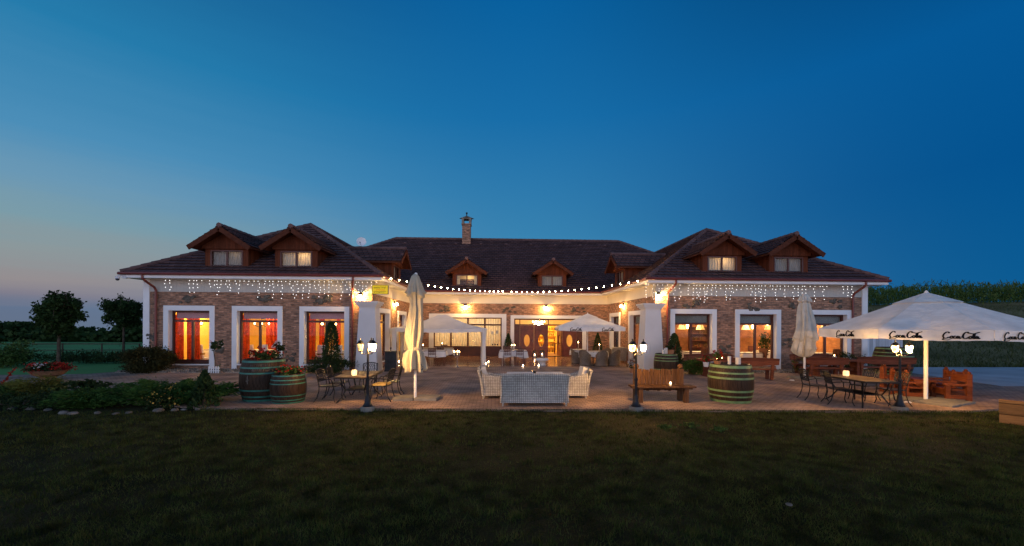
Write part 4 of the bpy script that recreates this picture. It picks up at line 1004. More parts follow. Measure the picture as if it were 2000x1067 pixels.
gz = thing('gazebo', 'white pop up gazebo with fluted corner drapes in the courtyard', 'gazebo', (-3.15, 24.6, 0), R(3)); W2, D2 = 2.5, 2.45
c = MB(); ze, zp = 2.02, 2.86
def gfn(s0, s1):
    def fn(s, q):
        ax, ay = s0[0] + (s1[0] - s0[0]) * s, s0[1] + (s1[1] - s0[1]) * s; f = .1 + .9 * q
        z = zp + (ze - zp) * f - .10 * math.sin(math.pi * min(1, q)) * 1.2 - .06 * math.sin(math.pi * s) * q + .014 * math.sin(9 * s + 14 * q) * math.sin(math.pi * q)
        return (ax * f, ay * f, z)
    return fn
cs = [(-W2, -D2), (W2, -D2), (W2, D2), (-W2, D2)]
for k in range(4): c.grid(gfn(cs[k], cs[(k + 1) % 4]), 16, 12)
c.poly([(x * .1, y * .1, zp + (ze - zp) * .1) for x, y in cs])
gzc = c.build('canopy', 'canvas_white', gz, smooth=True); v = MB()
for k in range(4):
    a, b = Vector((*cs[k], ze)), Vector((*cs[(k + 1) % 4], ze)); o = Vector((a.x + b.x, a.y + b.y, 0)).normalized()
    v.grid(lambda s, q, a=a, b=b, o=o: tuple(a.lerp(b, s) + o * (.01 + .015 * math.sin(s * 40) * q) + Vector((0, 0, -.06 * math.sin(math.pi * s) - (.17 + .03 * abs(math.sin(s * 44))) * q))), 64, 3)
v.build('valance', 'canvas_white', gzc)
for x, y in cs: MB().tube([(x * .985, y * .985, 0), (x * .985, y * .985, ze)], .025, 4, sq=True).build('leg', 'white_trim', gz)
for x, y, sp, yy_ in ((-W2, -D2, .3, 0), (W2, -D2, .22, 0), (W2, -.9, .2, 1), (W2, .75, .2, 1), (W2, D2, .2, 0), (-W2, D2, .3, 0), (-W2, .2, .25, 1)):
    d = MB(); d.lathe([(sp * .5, .02), (sp * .42, .6), (sp * .38, 1.2), (sp * .55, 1.85), (sp * .8, 2.0)], 28, (x * .96, y * .96, 0), fold=lambda w, z, i: 1 + .2 * math.cos(7 * w + z), cap=False); d.build('drape', 'canvas_white', gz, smooth=True)

# ------------------------------------------------------------------ lamp posts
def lamp_post():
    t = thing('lamp_post', '', 'lamp post', group='three headed lamp posts along the terrace edge')
    MB().lathe([(.18, -.06), (.18, .07), (.16, .085)], 20).build('foot', 'concrete', t)
    p = MB(); p.lathe([(.125, .085), (.125, .11), (.105, .14), (.08, .2), (.062, .3), (.055, .36), (.04, .40), (.036, .75), (.05, .77), (.05, .82), (.03, .84), (.026, 1.5), (.04, 1.52), (.03, 1.56), (.012, 1.62)], 12); p.build('post', 'black_metal', t)
    for k, w in enumerate((200, 330, 80)):
        w = R(w); c, s = math.cos(w), math.sin(w); r_ = .185
        a = MB(); a.tube([(0, 0, 1.5), (c * .07, s * .07, 1.44), (c * .14, s * .14, 1.45), (c * r_, s * r_, 1.52)], .011, 6); a.build('arm', 'black_metal', t)
        h = thing('lantern', None, None); h.parent = t; h.location = (c * r_, s * r_, 1.52); h.empty_display_size = .05
        f = MB(); f.lathe([(.02, -.02), (.05, .0), (.05, .015)], 6)
        for j in range(6): q = j * 1.0472; f.tube([(.05 * math.cos(q), .05 * math.sin(q), .01), (.082 * math.cos(q), .082 * math.sin(q), .19)], .0045, 4)
        f.lathe([(.098, .19), (.092, .205), (.045, .265), (.02, .28), (.012, .30), (.02, .315), (.002, .345)], 6); f.build('lantern_frame', 'black_metal', h)
        MB().lathe([(.046, .015), (.078, .19)], 6, cap=False).build('lantern_glass', 'lantern_glass', h)
        MB().lathe([(.008, .03), (.032, .06), (.038, .10), (.02, .15), (.004, .165)], 8).build('bulb', 'bulb' if k else 'wax', h, smooth=True)
    return t
lp = lamp_post(); lp.location = (*G(718, 799.5)[:2], -.01); lp['label'] = 'black lamp post beside the left metal table'
dup(lp, (*G(1242, 799.5)[:2], -.01), R(25), 'black lamp post in front of the slatted wooden bench')
dup(lp, (*G(1757, 799.5)[:2], -.01), R(-8), 'black lamp post in front of the huge parasol')

# ------------------------------------------------------------------ metal bistro furniture
def metal_chair(cush=False):
    t = thing('metal_chair', '', 'chair', group='cast metal chairs around the bistro tables'); mm = 'cast_metal'
    s = MB(); s.box((0, 0, .445), (.46, .44, .02)); s.tube([(-.23, -.22, .44), (.23, -.22, .44), (.22, .22, .44), (-.22, .22, .44), (-.23, -.22, .44)], .014, 5); s.build('seat', mm, t)
    for sx in (-1, 1):
        MB().tube([(sx * .22, -.21, .45), (sx * .23, -.25, .3), (sx * .23, -.22, .12), (sx * .24, -.27, 0)], .014, 6).build('leg', mm, t)
        MB().tube([(sx * .21, .21, .45), (sx * .21, .22, .3), (sx * .22, .27, .12), (sx * .23, .36, 0)], .014, 6).build('leg', mm, t)
        MB().tube([(sx * .22, -.2, .45), (sx * .26, -.2, .58), (sx * .26, -.14, .655), (sx * .26, .05, .66), (sx * .225, .25, .63)], .014, 6).build('armrest', mm, t)
    b = MB(); f = lambda x, z: (x, .21 + (z - .45) * .22, z)
    b.tube([f(-.21, .45), f(-.225, .7), f(-.23, .88), f(-.12, .915), f(0, .925), f(.12, .915), f(.23, .88), f(.225, .7), f(.21, .45)], .015, 6)
    b.tube([f(-.22, .58), f(.22, .58)], .012, 5)
    for k in range(7):
        x = -.2 + k * .066; b.tube([f(x, .58), f(x + .09 if k < 5 else x, .74), f(x, .9)], .009, 4); b.tube([f(x + .04, .58), f(max(-.21, x - .06), .76), f(x + .03, .91)], .009, 4)
    b.build('backrest', mm, t)
    if cush: MB().box((0, .0, .48), (.42, .4, .05), taper=.9).build('cushion', 'yellow_cushion', t)
    return t
def metal_table(label, loc, rz, lx=.95, ly=1.55):
    t = thing('bistro_table', label, 'table', loc, rz, 'rectangular metal framed garden tables')
    MB().bb(-lx / 2, lx / 2, -ly / 2, ly / 2, .715, .74).build('tabletop', 'wood_top', t)
    a = MB(); ring(a, -lx / 2 - .01, lx / 2 + .01, -ly / 2 - .01, ly / 2 + .01, .03, .69, .713); a.v = [(x, z, y) for x, y, z in a.v]; a.f = [f[::-1] for f in a.f]; a.build('apron', 'cast_metal', t)
    for sx in (-1, 1):
        for sy in (-1, 1):
            MB().tube([(sx * .36, sy * .58, .7), (sx * .33, sy * .55, .5), (sx * .26, sy * .45, .32), (sx * .34, sy * .56, .12), (sx * .44, sy * .68, 0)], [.02, .02, .022, .02, .02], 6).build('leg', 'cast_metal', t)
    s = MB(); s.bb(-.26, .26, -.45, .45, .31, .33)
    for k in range(-4, 5): s.tube([(k * .06, -.45, .34), (k * .06, .45, .34)], .006, 4)
    s.build('lower_shelf', 'cast_metal', t)
metal_table('bistro table behind the left lamp post', (-4.0, 12.28, 0), .03)
metal_table('bistro table behind the right lamp post', (10.42, 11.35, 0), -.06, .95, 1.6)
ch0 = metal_chair(); cy = metal_chair(True)
ch0.location = (-4.72, 11.92, 0); ch0.rotation_euler.z = R(84); ch0['label'] = 'metal chair at the near left of the left bistro table'
cy.location = (-3.28, 12.02, 0); cy.rotation_euler.z = R(-97); cy['label'] = 'metal chair with a yellow cushion near the left lamp post'
for x, y, rz, l in ((-4.74, 12.65, 92, 'metal chair at the far left of the left bistro table'), (-3.22, 12.85, -84, 'metal chair behind the yellow cushioned one'), (-4.15, 13.62, 6, 'metal chair at the far end of the left bistro table'),
                    (9.62, 12.0, 78, 'metal chair at the far left of the right bistro table'), (9.8, 11.3, 70, 'metal chair at the near left of the right bistro table'),
                    (11.12, 11.95, -80, 'metal chair at the far right of the right bistro table'), (11.2, 11.15, -96, 'metal chair just left of the right lamp post')):
    dup(ch0, (x, y, 0), R(rz), l)

# ------------------------------------------------------------------ wicker lounge set
def wicker_seat(name, label, cat, loc, rz, w, group=None):
    t = thing(name, label, cat, loc, rz, group); d = .84; h = .86
    b = MB(); prof = [(.33, .10), (.35, .3), (.38, .5), (.42, .7), (.47, h)]; n = 12
    ww = lambda z: w / 2 * (.955 + .045 * abs((z - .42) / .45) ** 1.5)
    b.grid(lambda s, q: (-ww(.1 + (h - .1) * q) + 2 * ww(.1 + (h - .1) * q) * s, np.interp(.1 + (h - .1) * q, [p[1] for p in prof], [p[0] for p in prof]) + .03 * math.sin(math.pi * s), .1 + (h - .1) * q), 10, n)
    b.grid(lambda s, q: (ww(.1 + (h - .1) * q) - 2 * ww(.1 + (h - .1) * q) * s, np.interp(.1 + (h - .1) * q, [p[1] for p in prof], [p[0] for p in prof]) - .07, .1 + (h - .1) * q), 10, n)
    b.tube([(-w / 2, .42, h), (0, .455, h + .012), (w / 2, .42, h)], .04, 8)
    for s in (-1, 1): b.tube([(s * ww(z), p, z) for p, z in prof], .035, 6)
    b.build('backrest', 'wicker', t)
    for s in (-1, 1):
        a = MB(); x = s * (w / 2 - .03)
        a.grid(lambda u, q: (x + s * (.03 * abs(q - .45) * 2), -.38 + .74 * u - .03 * q * (1 - u), .1 + (.5 + .12 * u * u) * q), 8, 8); a.grid(lambda u, q: (x - s * .09, .36 - .74 * u, .1 + (.5 + .12 * (1 - u) ** 2) * q), 8, 8)
        a.tube([(x - s * .03, -.42, .1), (x - s * .02, -.42, .56), (x - s * .02, -.36, .6), (x - s * .02, 0, .62), (x - s * .01, .36, .72)], .05, 8); a.build('armrest', 'wicker', t)
    MB().bb(-w / 2 + .06, w / 2 - .06, -.4, .32, .1, .33).build('seat_base', 'wicker', t)
    k = 1 if w < 1.2 else 2
    for i in range(k):
        cw = (w - .26) / k; x = -w / 2 + .13 + cw * (i + .5)
        MB().box((x, -.04, .40), (cw - .02, .68, .13), taper=.96).build('seat_cushion', 'cushion', t); MB().box((x, .27, .69), (cw - .04, .14, .46), rx=-.22, taper=.94).build('back_cushion', 'cushion', t)
    for sx in (-1, 1):
        for sy in (-.34, .30): MB().tube([(sx * (w / 2 - .07), sy, .1), (sx * (w / 2 - .06), sy * 1.05, 0)], [.035, .022], 6).build('leg', 'wicker', t)
wicker_seat('wicker_sofa', 'pale wicker sofa with its woven back to the lawn', 'sofa', (1.07, 11.4, 0), R(180), 1.86)
wicker_seat('wicker_armchair', 'pale wicker armchair left of the wicker sofa', 'armchair', (-.05, 12.62, 0), R(92), .86, 'wicker lounge armchairs')
wicker_seat('wicker_armchair', 'pale wicker armchair right of the wicker sofa', 'armchair', (2.42, 12.6, 0), R(-90), .86, 'wicker lounge armchairs')
t = thing('coffee_table', 'pale topped wicker lounge table behind the sofa', 'table', (1.12, 12.72, 0)); MB().bb(-.68, .68, -.4, .4, .62, .66).build('tabletop', 'canvas', t); MB().bb(-.6, .6, -.33, .33, .52, .62).build('apron', 'wicker', t)
for sx in (-1, 1):
    for sy in (-1, 1): MB().tube([(sx * .58, sy * .3, 0), (sx * .58, sy * .3, .55)], .04, 6).build('leg', 'wicker', t)
def flame(mb, c, s=1.): mb.lathe([(.003, 0), (.012 * s, .012 * s), (.009 * s, .03 * s), (.001, .055 * s)], 6, c)
def goblet(label, loc):
    t = thing('candle_goblet', label, 'candle holder', loc, 0, 'tall glass candle goblets'); MB().lathe([(.05, 0), (.012, .012), (.01, .14), (.035, .17), (.055, .24), (.06, .33)], 14, cap=False).build('glass', 'clear_glass', t, smooth=True)
    MB().lathe([(.03, .18), (.03, .24)], 10).build('candle', 'wax', t); m = MB(); flame(m, (0, 0, .245), 1.3); m.build('flame', 'flame', t)
goblet('left tall glass goblet with a lit candle on the lounge table', (.86, 12.75, .66)); goblet('right tall glass goblet with a lit candle on the lounge table', (1.36, 12.85, .66))
t = thing('candle_jar', 'frosted candle jar glowing behind the wicker sofa', 'candle holder', (1.14, 12.6, .66)); MB().lathe([(.05, 0), (.06, .06), (.052, .11)], 14, cap=False).build('jar', 'clear_glass', t); MB().lathe([(.04, .005), (.04, .06)], 10).build('candle', 'wax', t); m = MB(); flame(m, (0, 0, .063), 1.2); m.build('flame', 'flame', t)
tag(MB().lathe([(.02, 0), (.08, .02), (.11, .07), (.09, .13), (.03, .15)], 14).build('flower_bowl', 'charcoal', None, loc=(1.17, 12.4, .66), smooth=True), 'small dark round bowl on the lounge table', 'bowl')
t = thing('round_stool', 'low round white stool standing on the courtyard tiles', 'stool', (2.57, 22.6, 0)); MB().lathe([(.36, .26), (.38, .3), (.36, .35), (.3, .37)], 24).build('seat', 'cloth', t); MB().lathe([(.24, 0), (.2, .1), (.26, .26)], 20).build('base', 'cushion', t)
def glass_cube(label, loc):
    t = thing('candle_glass', label, 'candle holder', loc, 0, 'faceted candle glasses on the bistro tables'); MB().lathe([(.06, 0), (.075, .03), (.075, .13), (.06, .16)], 8, cap=False).build('glass', 'wax', t); MB().lathe([(.05, 0.002), (.05, .015)], 8).build('base', 'silver', t); m = MB(); flame(m, (0, 0, .03), 1.6); m.build('flame', 'flame', t)
glass_cube('frosted candle glass on the left bistro table', (-4.02, 11.85, .74)); glass_cube('frosted candle glass on the right bistro table', (10.4, 11.75, .74))
# ------------------------------------------------------------------ barrels
def barrel(name, label, loc, h, re, rb, hoopm, rz=0, letters=False, hoops=None):
    t = thing(name, label, 'barrel', loc, rz, 'old wine barrels with painted hoops'); r_ = lambda z: re + (rb - re) * (1 - (2 * z / h - 1) ** 2)
    n = 14; b = MB(); b.lathe([(r_(h * i / n), h * i / n) for i in range(n + 1)] + [(re - .035, h), (re - .04, h - .04)], 48); b.build('staves', 'barrel_wood', t)
    for f0, f1 in hoops or ((.0, .05), (.1, .14), (.25, .29), (.66, .70), (.79, .83), (.93, .98)):
        m = MB(); z0, z1 = h * f0 + .004, h * f1; m.lathe([(r_(z0) - .004, z0), (r_(z0) + .008, z0), (r_(z1) + .008, z1), (r_(z1) - .004, z1)], 48, cap=False); m.build('hoop', hoopm, t, smooth=False)
    if letters:                                   # faded pale marks painted on the staves
        r = random.Random(8); m = MB()
        def mark(a, z, w, hh):
            q = [(r_(zz) + .006) for zz in (z, z + hh)]; m.poly([(q[0] * math.sin(a), -q[0] * math.cos(a), z), (q[0] * math.sin(a + w), -q[0] * math.cos(a + w), z), (q[1] * math.sin(a + w), -q[1] * math.cos(a + w), z + hh), (q[1] * math.sin(a), -q[1] * math.cos(a), z + hh)])
        for z, a0, a1 in ((h * .845, -.28, .62), (h * .72, -.16, .6)):
            a = a0
            while a < a1:
                w = r.uniform(.04, .075); mark(a, z, .012, .075); k = r.random()
                if k < .7: mark(a + .012, z + .063, w - .024, .012)
                if k > .35: mark(a + .012, z + .032, w - .024, .012)
                if k > .5: mark(a + w - .012, z, .012, .075)
                a += w + .025
        for dz, a, w, hh in ((.0, -.36, .05, .05), (.05, -.39, .09, .06), (.12, -.37, .06, .07), (.19, -.35, .04, .05), (.07, -.43, .05, .02), (.1, -.31, .05, .02)): mark(a, h * .44 + dz, w, hh)
        m.build('faded_marks', 'stone', t)
    return t
bL, bS, bR = (-6.78, 12.3, 0), (-5.85, 11.85, 0), (6.95, 11.85, 0)
barrel('wine_barrel', 'large dark barrel with teal hoops and flowers on top', bL, 1.18, .52, .62, 'hoop_teal', .15, True)
barrel('wine_barrel', 'smaller dark barrel with teal hoops beside the large one', bS, .80, .40, .465, 'hoop_teal', .3)
barrel('wine_barrel', 'dark barrel with green hoops standing free on the right terrace', bR, 1.09, .53, .615, 'hoop_green', hoops=((.0, .07), (.155, .2), (.29, .345), (.625, .68), (.765, .81), (.915, .985)))
barrel('wine_barrel', 'barrel with green hoops behind the slatted bench', (7.72, 18.25, 0), .95, .46, .53, 'hoop_green', .5)
barrel('wine_barrel', 'big barrel with green hoops behind the right lamp post', (18.75, 18.6, 0), 1.25, .62, .74, 'hoop_green', .7)
def candle(label, loc, r_=.045, h=.2, group='white pillar candles on the barrels', lit=False):
    t = thing('candle', label, 'candle', loc, 0, group); MB().lathe([(r_, 0), (r_, h), (r_ * .8, h + .004), (r_ * .7, h - .01)], 14).build('wax_body', 'wax', t); MB().tube([(0, 0, h - .01), (.003, 0, h + .02)], .003, 4).build('wick', 'charcoal', t)
    if lit: m = MB(); flame(m, (0, 0, h + .01)); m.build('flame', 'flame', t)
candle('thin white candle on the free standing right barrel', (6.80, 11.65, 1.095), .045, .23); candle('thick white candle on the free standing right barrel', (7.06, 11.65, 1.095), .072, .2)
for i, (dx, h_) in enumerate(((-.2, .18), (-.09, .24), (-.0, .26))): candle(['shortest white candle on the barrel behind the bench', 'middle white candle on the barrel behind the bench', 'tallest white candle on the barrel behind the bench'][i], (7.72 + dx, 18.1 + .05 * i, .95), .045, h_)
# ------------------------------------------------------------------ plants
def flowers(name, label, cat, loc, r_, h, n, ml, mp, nf, pot=None, size=.07, group=None, fs=.055):
    t = thing(name, label, cat, loc, 0, group); z0 = 0
    if pot: MB().lathe([(pot[0] * .7, 0), (pot[0], pot[1]), (pot[0] * .9, pot[1])], 16).build('pot', pot[2], t); z0 = pot[1]
    P_ = crown_pts(n, r_, 24, .4, .4, h) * [1, 1, .6] + [0, 0, z0 + h * .42]; P_[:, 2] = np.maximum(P_[:, 2], z0 + .01); foliage('foliage', P_, size, ml, t, .7)
    Q = crown_pts(nf, r_ * 1.02, 14, .3, .8, h) * [1, 1, .6] + [0, 0, z0 + h * .52]; Q[:, 2] = np.maximum(Q[:, 2], z0 + .03); foliage('blossom', Q, fs, mp, t, .9)
    return t
flowers('geranium_plant', 'red geraniums planted in the top of the large left barrel', 'plant', (bL[0], bL[1], 1.14), .47, .34, 700, 'leaf_dark', 'petal_red', 190, group='flower plantings on the barrels')
flowers('geranium_plant', 'low red flowers planted in the top of the smaller left barrel', 'plant', (bS[0], bS[1], .76), .38, .28, 500, 'leaf_green', 'petal_red', 150, group='flower plantings on the barrels')
flowers('geranium_plant', 'potted red geranium at the back of the free standing barrel', 'plant', (6.70, 12.1, 1.06), .2, .3, 220, 'leaf_green', 'petal_red', 120, (.12, .1, 'terracotta'), .05)
flowers('potted_plant', 'small brown potted plant on the barrel behind the bench', 'plant', (7.95, 18.35, .92), .26, .25, 240, 'leaf_dark', 'petal_red', 20, (.2, .2, 'terracotta'), .06)
flowers('petunia_pot', 'pot of white petunias beside the right pillar', 'plant', (6.42, 19.0, 0), .24, .34, 240, 'leaf_dark', 'petal_white', 110, (.14, .2, 'terracotta'), .06)
flowers('geranium_plant', 'red geranium in a white pot on the dark wooden bench', 'plant', (9.02, 17.2, .46), .2, .3, 200, 'leaf_green', 'petal_red', 120, (.13, .2, 'plaster'), .06)
def shrub(name, label, loc, r_, h, m, n, size, asp=.5, clumps=60, group=None, sx=1., sy=1., stem='bark', cr=.28, cat='shrub'):
    t = thing(name, label, cat, loc, 0, group); P_ = crown_pts(n, 1, clumps, cr, .6) * [r_ * sx, r_ * sy, h * .55] + [0, 0, h * .48]; P_[:, 2] = np.maximum(P_[:, 2], .02)
    foliage('foliage', P_, size, m, t, asp); s = MB()
    for k in range(7): w = k * .9; s.tube([(0, 0, 0), (.3 * r_ * sx * math.cos(w), .3 * r_ * sy * math.sin(w), h * .35), (.7 * r_ * sx * math.cos(w), .7 * r_ * sy * math.sin(w), h * .65)], [.025, .015, .006], 5)
    s.build('stems', stem, t); return t
def spray(name, label, loc, L, W_, h, m, n, size, droop=.3, rz=0, cat='shrub', group=None):       # arching juniper branches
    t = thing(name, label, cat, loc, rz, group); P_ = []; D = []; s = MB()
    for k in range(110):
        w = rng.uniform(0, 6.283); f = rng.uniform(.35, 1); e = np.array([L * math.cos(w) * f, W_ * math.sin(w) * f, 0]); top = h * rng.uniform(.55, 1.1) * (1.15 - .55 * f)
        q = np.linspace(.15, 1, n // 110)[:, None]; z = top * np.sin(np.minimum(1.25, q * 1.3)) * (1 - .15 * droop * q ** 3)
        p = e * q + np.concatenate([0 * q, 0 * q, z], 1); wd = .05 + .16 * (1 - q); p += rng.normal(size=p.shape) * wd * [1, 1, .45]; P_.append(p)
        dd = np.concatenate([np.repeat(e[None, :2] / (np.linalg.norm(e) + 1e-6), len(q), 0), .45 - .5 * q], 1); D.append(dd)
        if k < 24: s.tube([(0, 0, .02), tuple(e * .5 + [0, 0, top * .6]), tuple(e * .9 + [0, 0, top * .85])], [.03, .015, .005], 4)
    P_ = np.concatenate(P_); P_[:, 2] = np.maximum(P_[:, 2], .02); foliage('foliage', P_, size, m, t, .2, np.concatenate(D), .5); s.build('branches', 'bark', t); return t
def conifer(label, loc, r_, h, n, pot=None, group=None, size=.075, m='leaf_conifer', p=.8):
    t = thing('conifer', label, 'tree', loc, 0, group); z0 = 0
    if pot: MB().lathe([(pot * .7, 0), (pot, .34), (pot * .9, .34)], 16).build('pot', 'terracotta', t); z0 = .3
    MB().tube([(0, 0, 0), (0, 0, z0 + h * .8)], [.05, .015], 6).build('trunk', 'bark', t)
    P_ = cone_pts(n, r_, h, p) + [0, 0, z0]; D = P_ * [1, 1, 0]; D = D / (np.linalg.norm(D, axis=1)[:, None] + 1e-6) * .5 + [0, 0, 1.0]; foliage('foliage', P_, size, m, t, .42, D, .5)
conifer('tall narrow cypress before the window beside the left pillar', (-7.38, 18.75, 0), .40, 2.3, 6000, p=.42)
shrub('shrub', 'wide low green bush around the foot of the cypress', (-7.35, 18.55, 0), 1.0, .85, 'leaf_dark', 4200, .08, .4, sx=1.25, sy=.6)
conifer('conical evergreen beside the window right of the right pillar', (8.25, 18.6, 0), .40, 1.85, 4600, p=.5)
t = shrub('hedge', 'clipped green box hedge behind the slatted bench', (9.0, 18.2, 0), .55, .78, 'leaf_juniper', 4200, .05, .6, 90, sx=1.25, sy=.7, cat='hedge')
conifer('small potted conifer on the rear wall left of the doors', (.86, 27.7, 0), .38, 1.35, 2000, .26, 'potted conifers by the entrance'); conifer('small potted conifer on the rear wall right of the doors', (6.95, 27.6, 0), .38, 1.4, 2000, .26, 'potted conifers by the entrance')
shrub('shrub', 'dark rounded bush at the left corner of the building', tuple(G(290, 727)), 1.05, 1.16, 'leaf_bush', 15000, .08, .5, 90, sx=1.05)
spray('juniper', 'broad spreading green juniper at the left front of the terrace', (-9.0, 11.8, -.03), 2.05, 1.0, .74, 'leaf_juniper', 22000, .12)
conifer('small upright weeping conifer in front of the spreading juniper', (-7.75, 11.25, -.05), .34, .98, 1700, size=.10)
t = flowers('shrub', 'low bush with pale yellow blossoms in front of the juniper', 'shrub', (-8.7, 11.05, -.08), .5, .62, 600, 'leaf_dark', 'petal_yellow', 110, fs=.045)
spray('juniper', 'low dark juniper between the broad leaved bush and the spreading one', (-10.9, 11.45, -.04), 1.25, .8, .5, 'leaf_juniper', 9900, .11)
spray('juniper', 'low dark juniper filling the far left corner of the bed', (-14.3, 12.0, -.04), 1.3, .7, .6, 'leaf_juniper', 8800, .11)
spray('juniper', 'golden green low juniper below the flower urn', (-13.2, 12.4, -.05), 1.0, .7, .75, 'leaf_gold', 8800, .1)
shrub('shrub', 'dark broad leaved bush left of the spreading juniper', (-11.8, 12.2, -.05), .62, .62, 'leaf_dark', 900, .13, .6, 30)
shrub('shrub', 'low dark bush at the foot of the golden juniper', (-12.4, 11.2, -.08), 1.0, .5, 'leaf_dark', 2200, .07, .5, 50, sx=1.5, sy=.7)
shrub('shrub', 'low shadowy bush at the left edge of the lawn', (-14.6, 11.4, -.08), 1.0, .48, 'leaf_dark', 2200, .07, .5, 50, sx=1.5, sy=.7)
t = thing('red_leaved_plant', 'spindly dark red plant with one tall curved stem by the path', 'plant', (-14.3, 12.3, -.05)); m = MB(); m.tube([(0, 0, 0), (.12, 0, .35), (.3, 0, .65), (.55, 0, .95)], [.02, .015, .01, .006], 5)
for k in range(5): w = k * 1.3; m.tube([(0, 0, 0), (.2 * math.cos(w), .2 * math.sin(w), .3)], [.012, .005], 4)
m.build('stems', 'bark', t); foliage('foliage', np.concatenate([crown_pts(160, .4, 12, .3, .4, .3) + [-.1, 0, .3], np.stack([np.linspace(.1, .55, 40), rng.normal(size=40) * .02, np.linspace(.35, .95, 40)], 1)]), .09, 'petal_red', t, .4)
for i in range(24):                                # rocks edging the bed
    x = -13.6 + i * .27 + random.uniform(-.06, .06) + (.2 if i > 14 else 0); y = 10.75 + .3 * math.sin(i * .35) + random.uniform(-.08, .08); s_ = random.uniform(.045, .115)
    if i in (2, 5, 7, 9, 10, 13, 17): continue
    m = MB(); ph = random.random() * 6; m.lathe([(.001, -.02), (s_ * .8, 0), (s_, s_ * .4), (s_ * .7, s_ * .8), (.001, s_ * .95)], 9, fold=lambda w, z, k: 1 + .18 * math.cos(2 * w + ph) + .1 * math.cos(5 * w + ph * 2 + z * 9), sx=1.25)
    tag(m.build('rock', 'pebble', None, loc=(x, y, -.055), rz=ph, smooth=True), 'pale rounded rock edging the planting bed beside the lawn', 'rock', 'rocks edging the left planting bed')
u = thing('flower_urn', 'wide stone urn overflowing with red flowers on the left path', 'planter', (-16.9, 16.2, 0)); MB().lathe([(.28, 0), (.2, .08), (.22, .14), (.42, .24), (.52, .36), (.56, .4), (.5, .4)], 24).build('bowl', 'terracotta', u)
P_ = crown_pts(900, .68, 30, .3, .5, .2) + [0, 0, .5]; foliage('foliage', P_, .08, 'leaf_dark', u, .6); foliage('blossom', crown_pts(700, .74, 26, .3, .75, .22) + [0, 0, .5], .07, 'petal_red', u, .9); foliage('white_blossom', rng.normal(size=(24, 3)) * [.12, .06, .05] + [.25, -.55, .62], .06, 'petal_white', u, .9)
def standard(label, loc, h, mp, nf):
    t = thing('standard_rose', label, 'plant', loc, 0, 'standard roses by the left wing'); m = MB(); m.tube([(0, 0, 0), (-.02, 0, h * .4), (-.08, 0, h * .72), (-.02, 0, h * .82)], .018, 6)
    for k in range(6): w = k * 1.05; m.tube([(-.02, 0, h * .8), (.2 * math.cos(w), .2 * math.sin(w), h * (.9 + .04 * k % .1))], [.012, .005], 4)
    m.build('stem', 'bark', t); foliage('foliage', crown_pts(190, .32, 14, .3, .4, .24) + [0, 0, h * .92], .12, 'leaf_dark', t, .6); foliage('blossom', crown_pts(nf, .34, 12, .25, .8, .26) + [0, 0, h * .94], .08, mp, t, .9)
    foliage('base_leaves', crown_pts(90, .22, 8, .4, .4, .2) + [0, 0, .2], .09, 'leaf_green', t, .5)
standard('thin standard rose before the leftmost window', (-12.55, 18.9, 0), 1.35, 'petal_pink', 12); standard('standard rose with pale blossoms behind the large barrel', (-9.75, 18.9, 0), 1.3, 'petal_pink', 60)
m = MB()
for k in range(5): m.bb(-.22 + k * .1, -.17 + k * .1, -.01, .01, 0, .3)
m.bb(-.24, .26, .011, .03, .08, .12); m.bb(-.24, .26, .011, .03, .2, .24); tag(m.build('picket_edging', 'white_trim', None, loc=(-12.5, 18.7, 0)), 'short white picket edging at the foot of the thin rose', 'edging')
shrub('shrub', 'leafy yellow green shrub behind the dark benches at the right', (14.6, 18.9, 0), .5, .8, 'leaf_gold', 900, .09, .4, 30); shrub('shrub', 'green shrub at the right corner of the right wing', (17.2, 19.2, 0), .6, 1.1, 'leaf_dark', 1200, .09, .4, 30)
shrub('shrub', 'pale green leafy shrub at the far left edge of the path', tuple(G(14, 716)), 1.25, 1.35, 'leaf_green', 3000, .12, .5, 50)
# trees at the left
def round_tree(name, label, loc, h, r_, hc, n, group, lean=0):
    t = thing(name, label, 'tree', loc, 0, group); zc = h - hc / 2 - .12; m = MB(); m.tube([(0, 0, -.1), (.02, 0, zc * .5), (lean, 0, zc), (lean, 0, h * .85)], [.085, .065, .05, .015], 8)
    for k in range(14): w = k * 2.4; e = .5 + .4 * random.random(); m.tube([(lean * .8, 0, zc - hc * .35 + .05 * k), (lean + .4 * r_ * math.cos(w), .4 * r_ * math.sin(w), zc + .1 * k - .3), (lean + e * r_ * math.cos(w), e * r_ * math.sin(w), zc + hc * .3 * math.sin(k * 1.7))], [.035, .02, .006], 5)
    m.build('trunk', 'bark', t); P_ = crown_pts(n, 1, 120, .2, .3) * [r_, r_, hc * .5]; P_[:, 2] += zc; foliage('crown', P_, .14, 'leaf_tree', t, .65)
g_ = G(114, 716); round_tree('round_tree', 'round crowned tree behind the flower urn', (g_.x, g_.y, -.05), 3.95, .98, 2.3, 11000, 'round crowned trees left of the building', .05)
g_ = G(241, 693); round_tree('round_tree', 'round crowned tree partly hidden by the building corner', (g_.x, g_.y, float(hgt(g_.x, g_.y))), 4.75, 1.25, 2.7, 11000, 'round crowned trees left of the building'); g_ = G(234, 690)
round_tree('round_tree', 'slim tree just left of the one by the building corner', (g_.x, g_.y + 3, float(hgt(g_.x, g_.y + 3))), 4.3, .9, 1.6, 2600, 'round crowned trees left of the building')
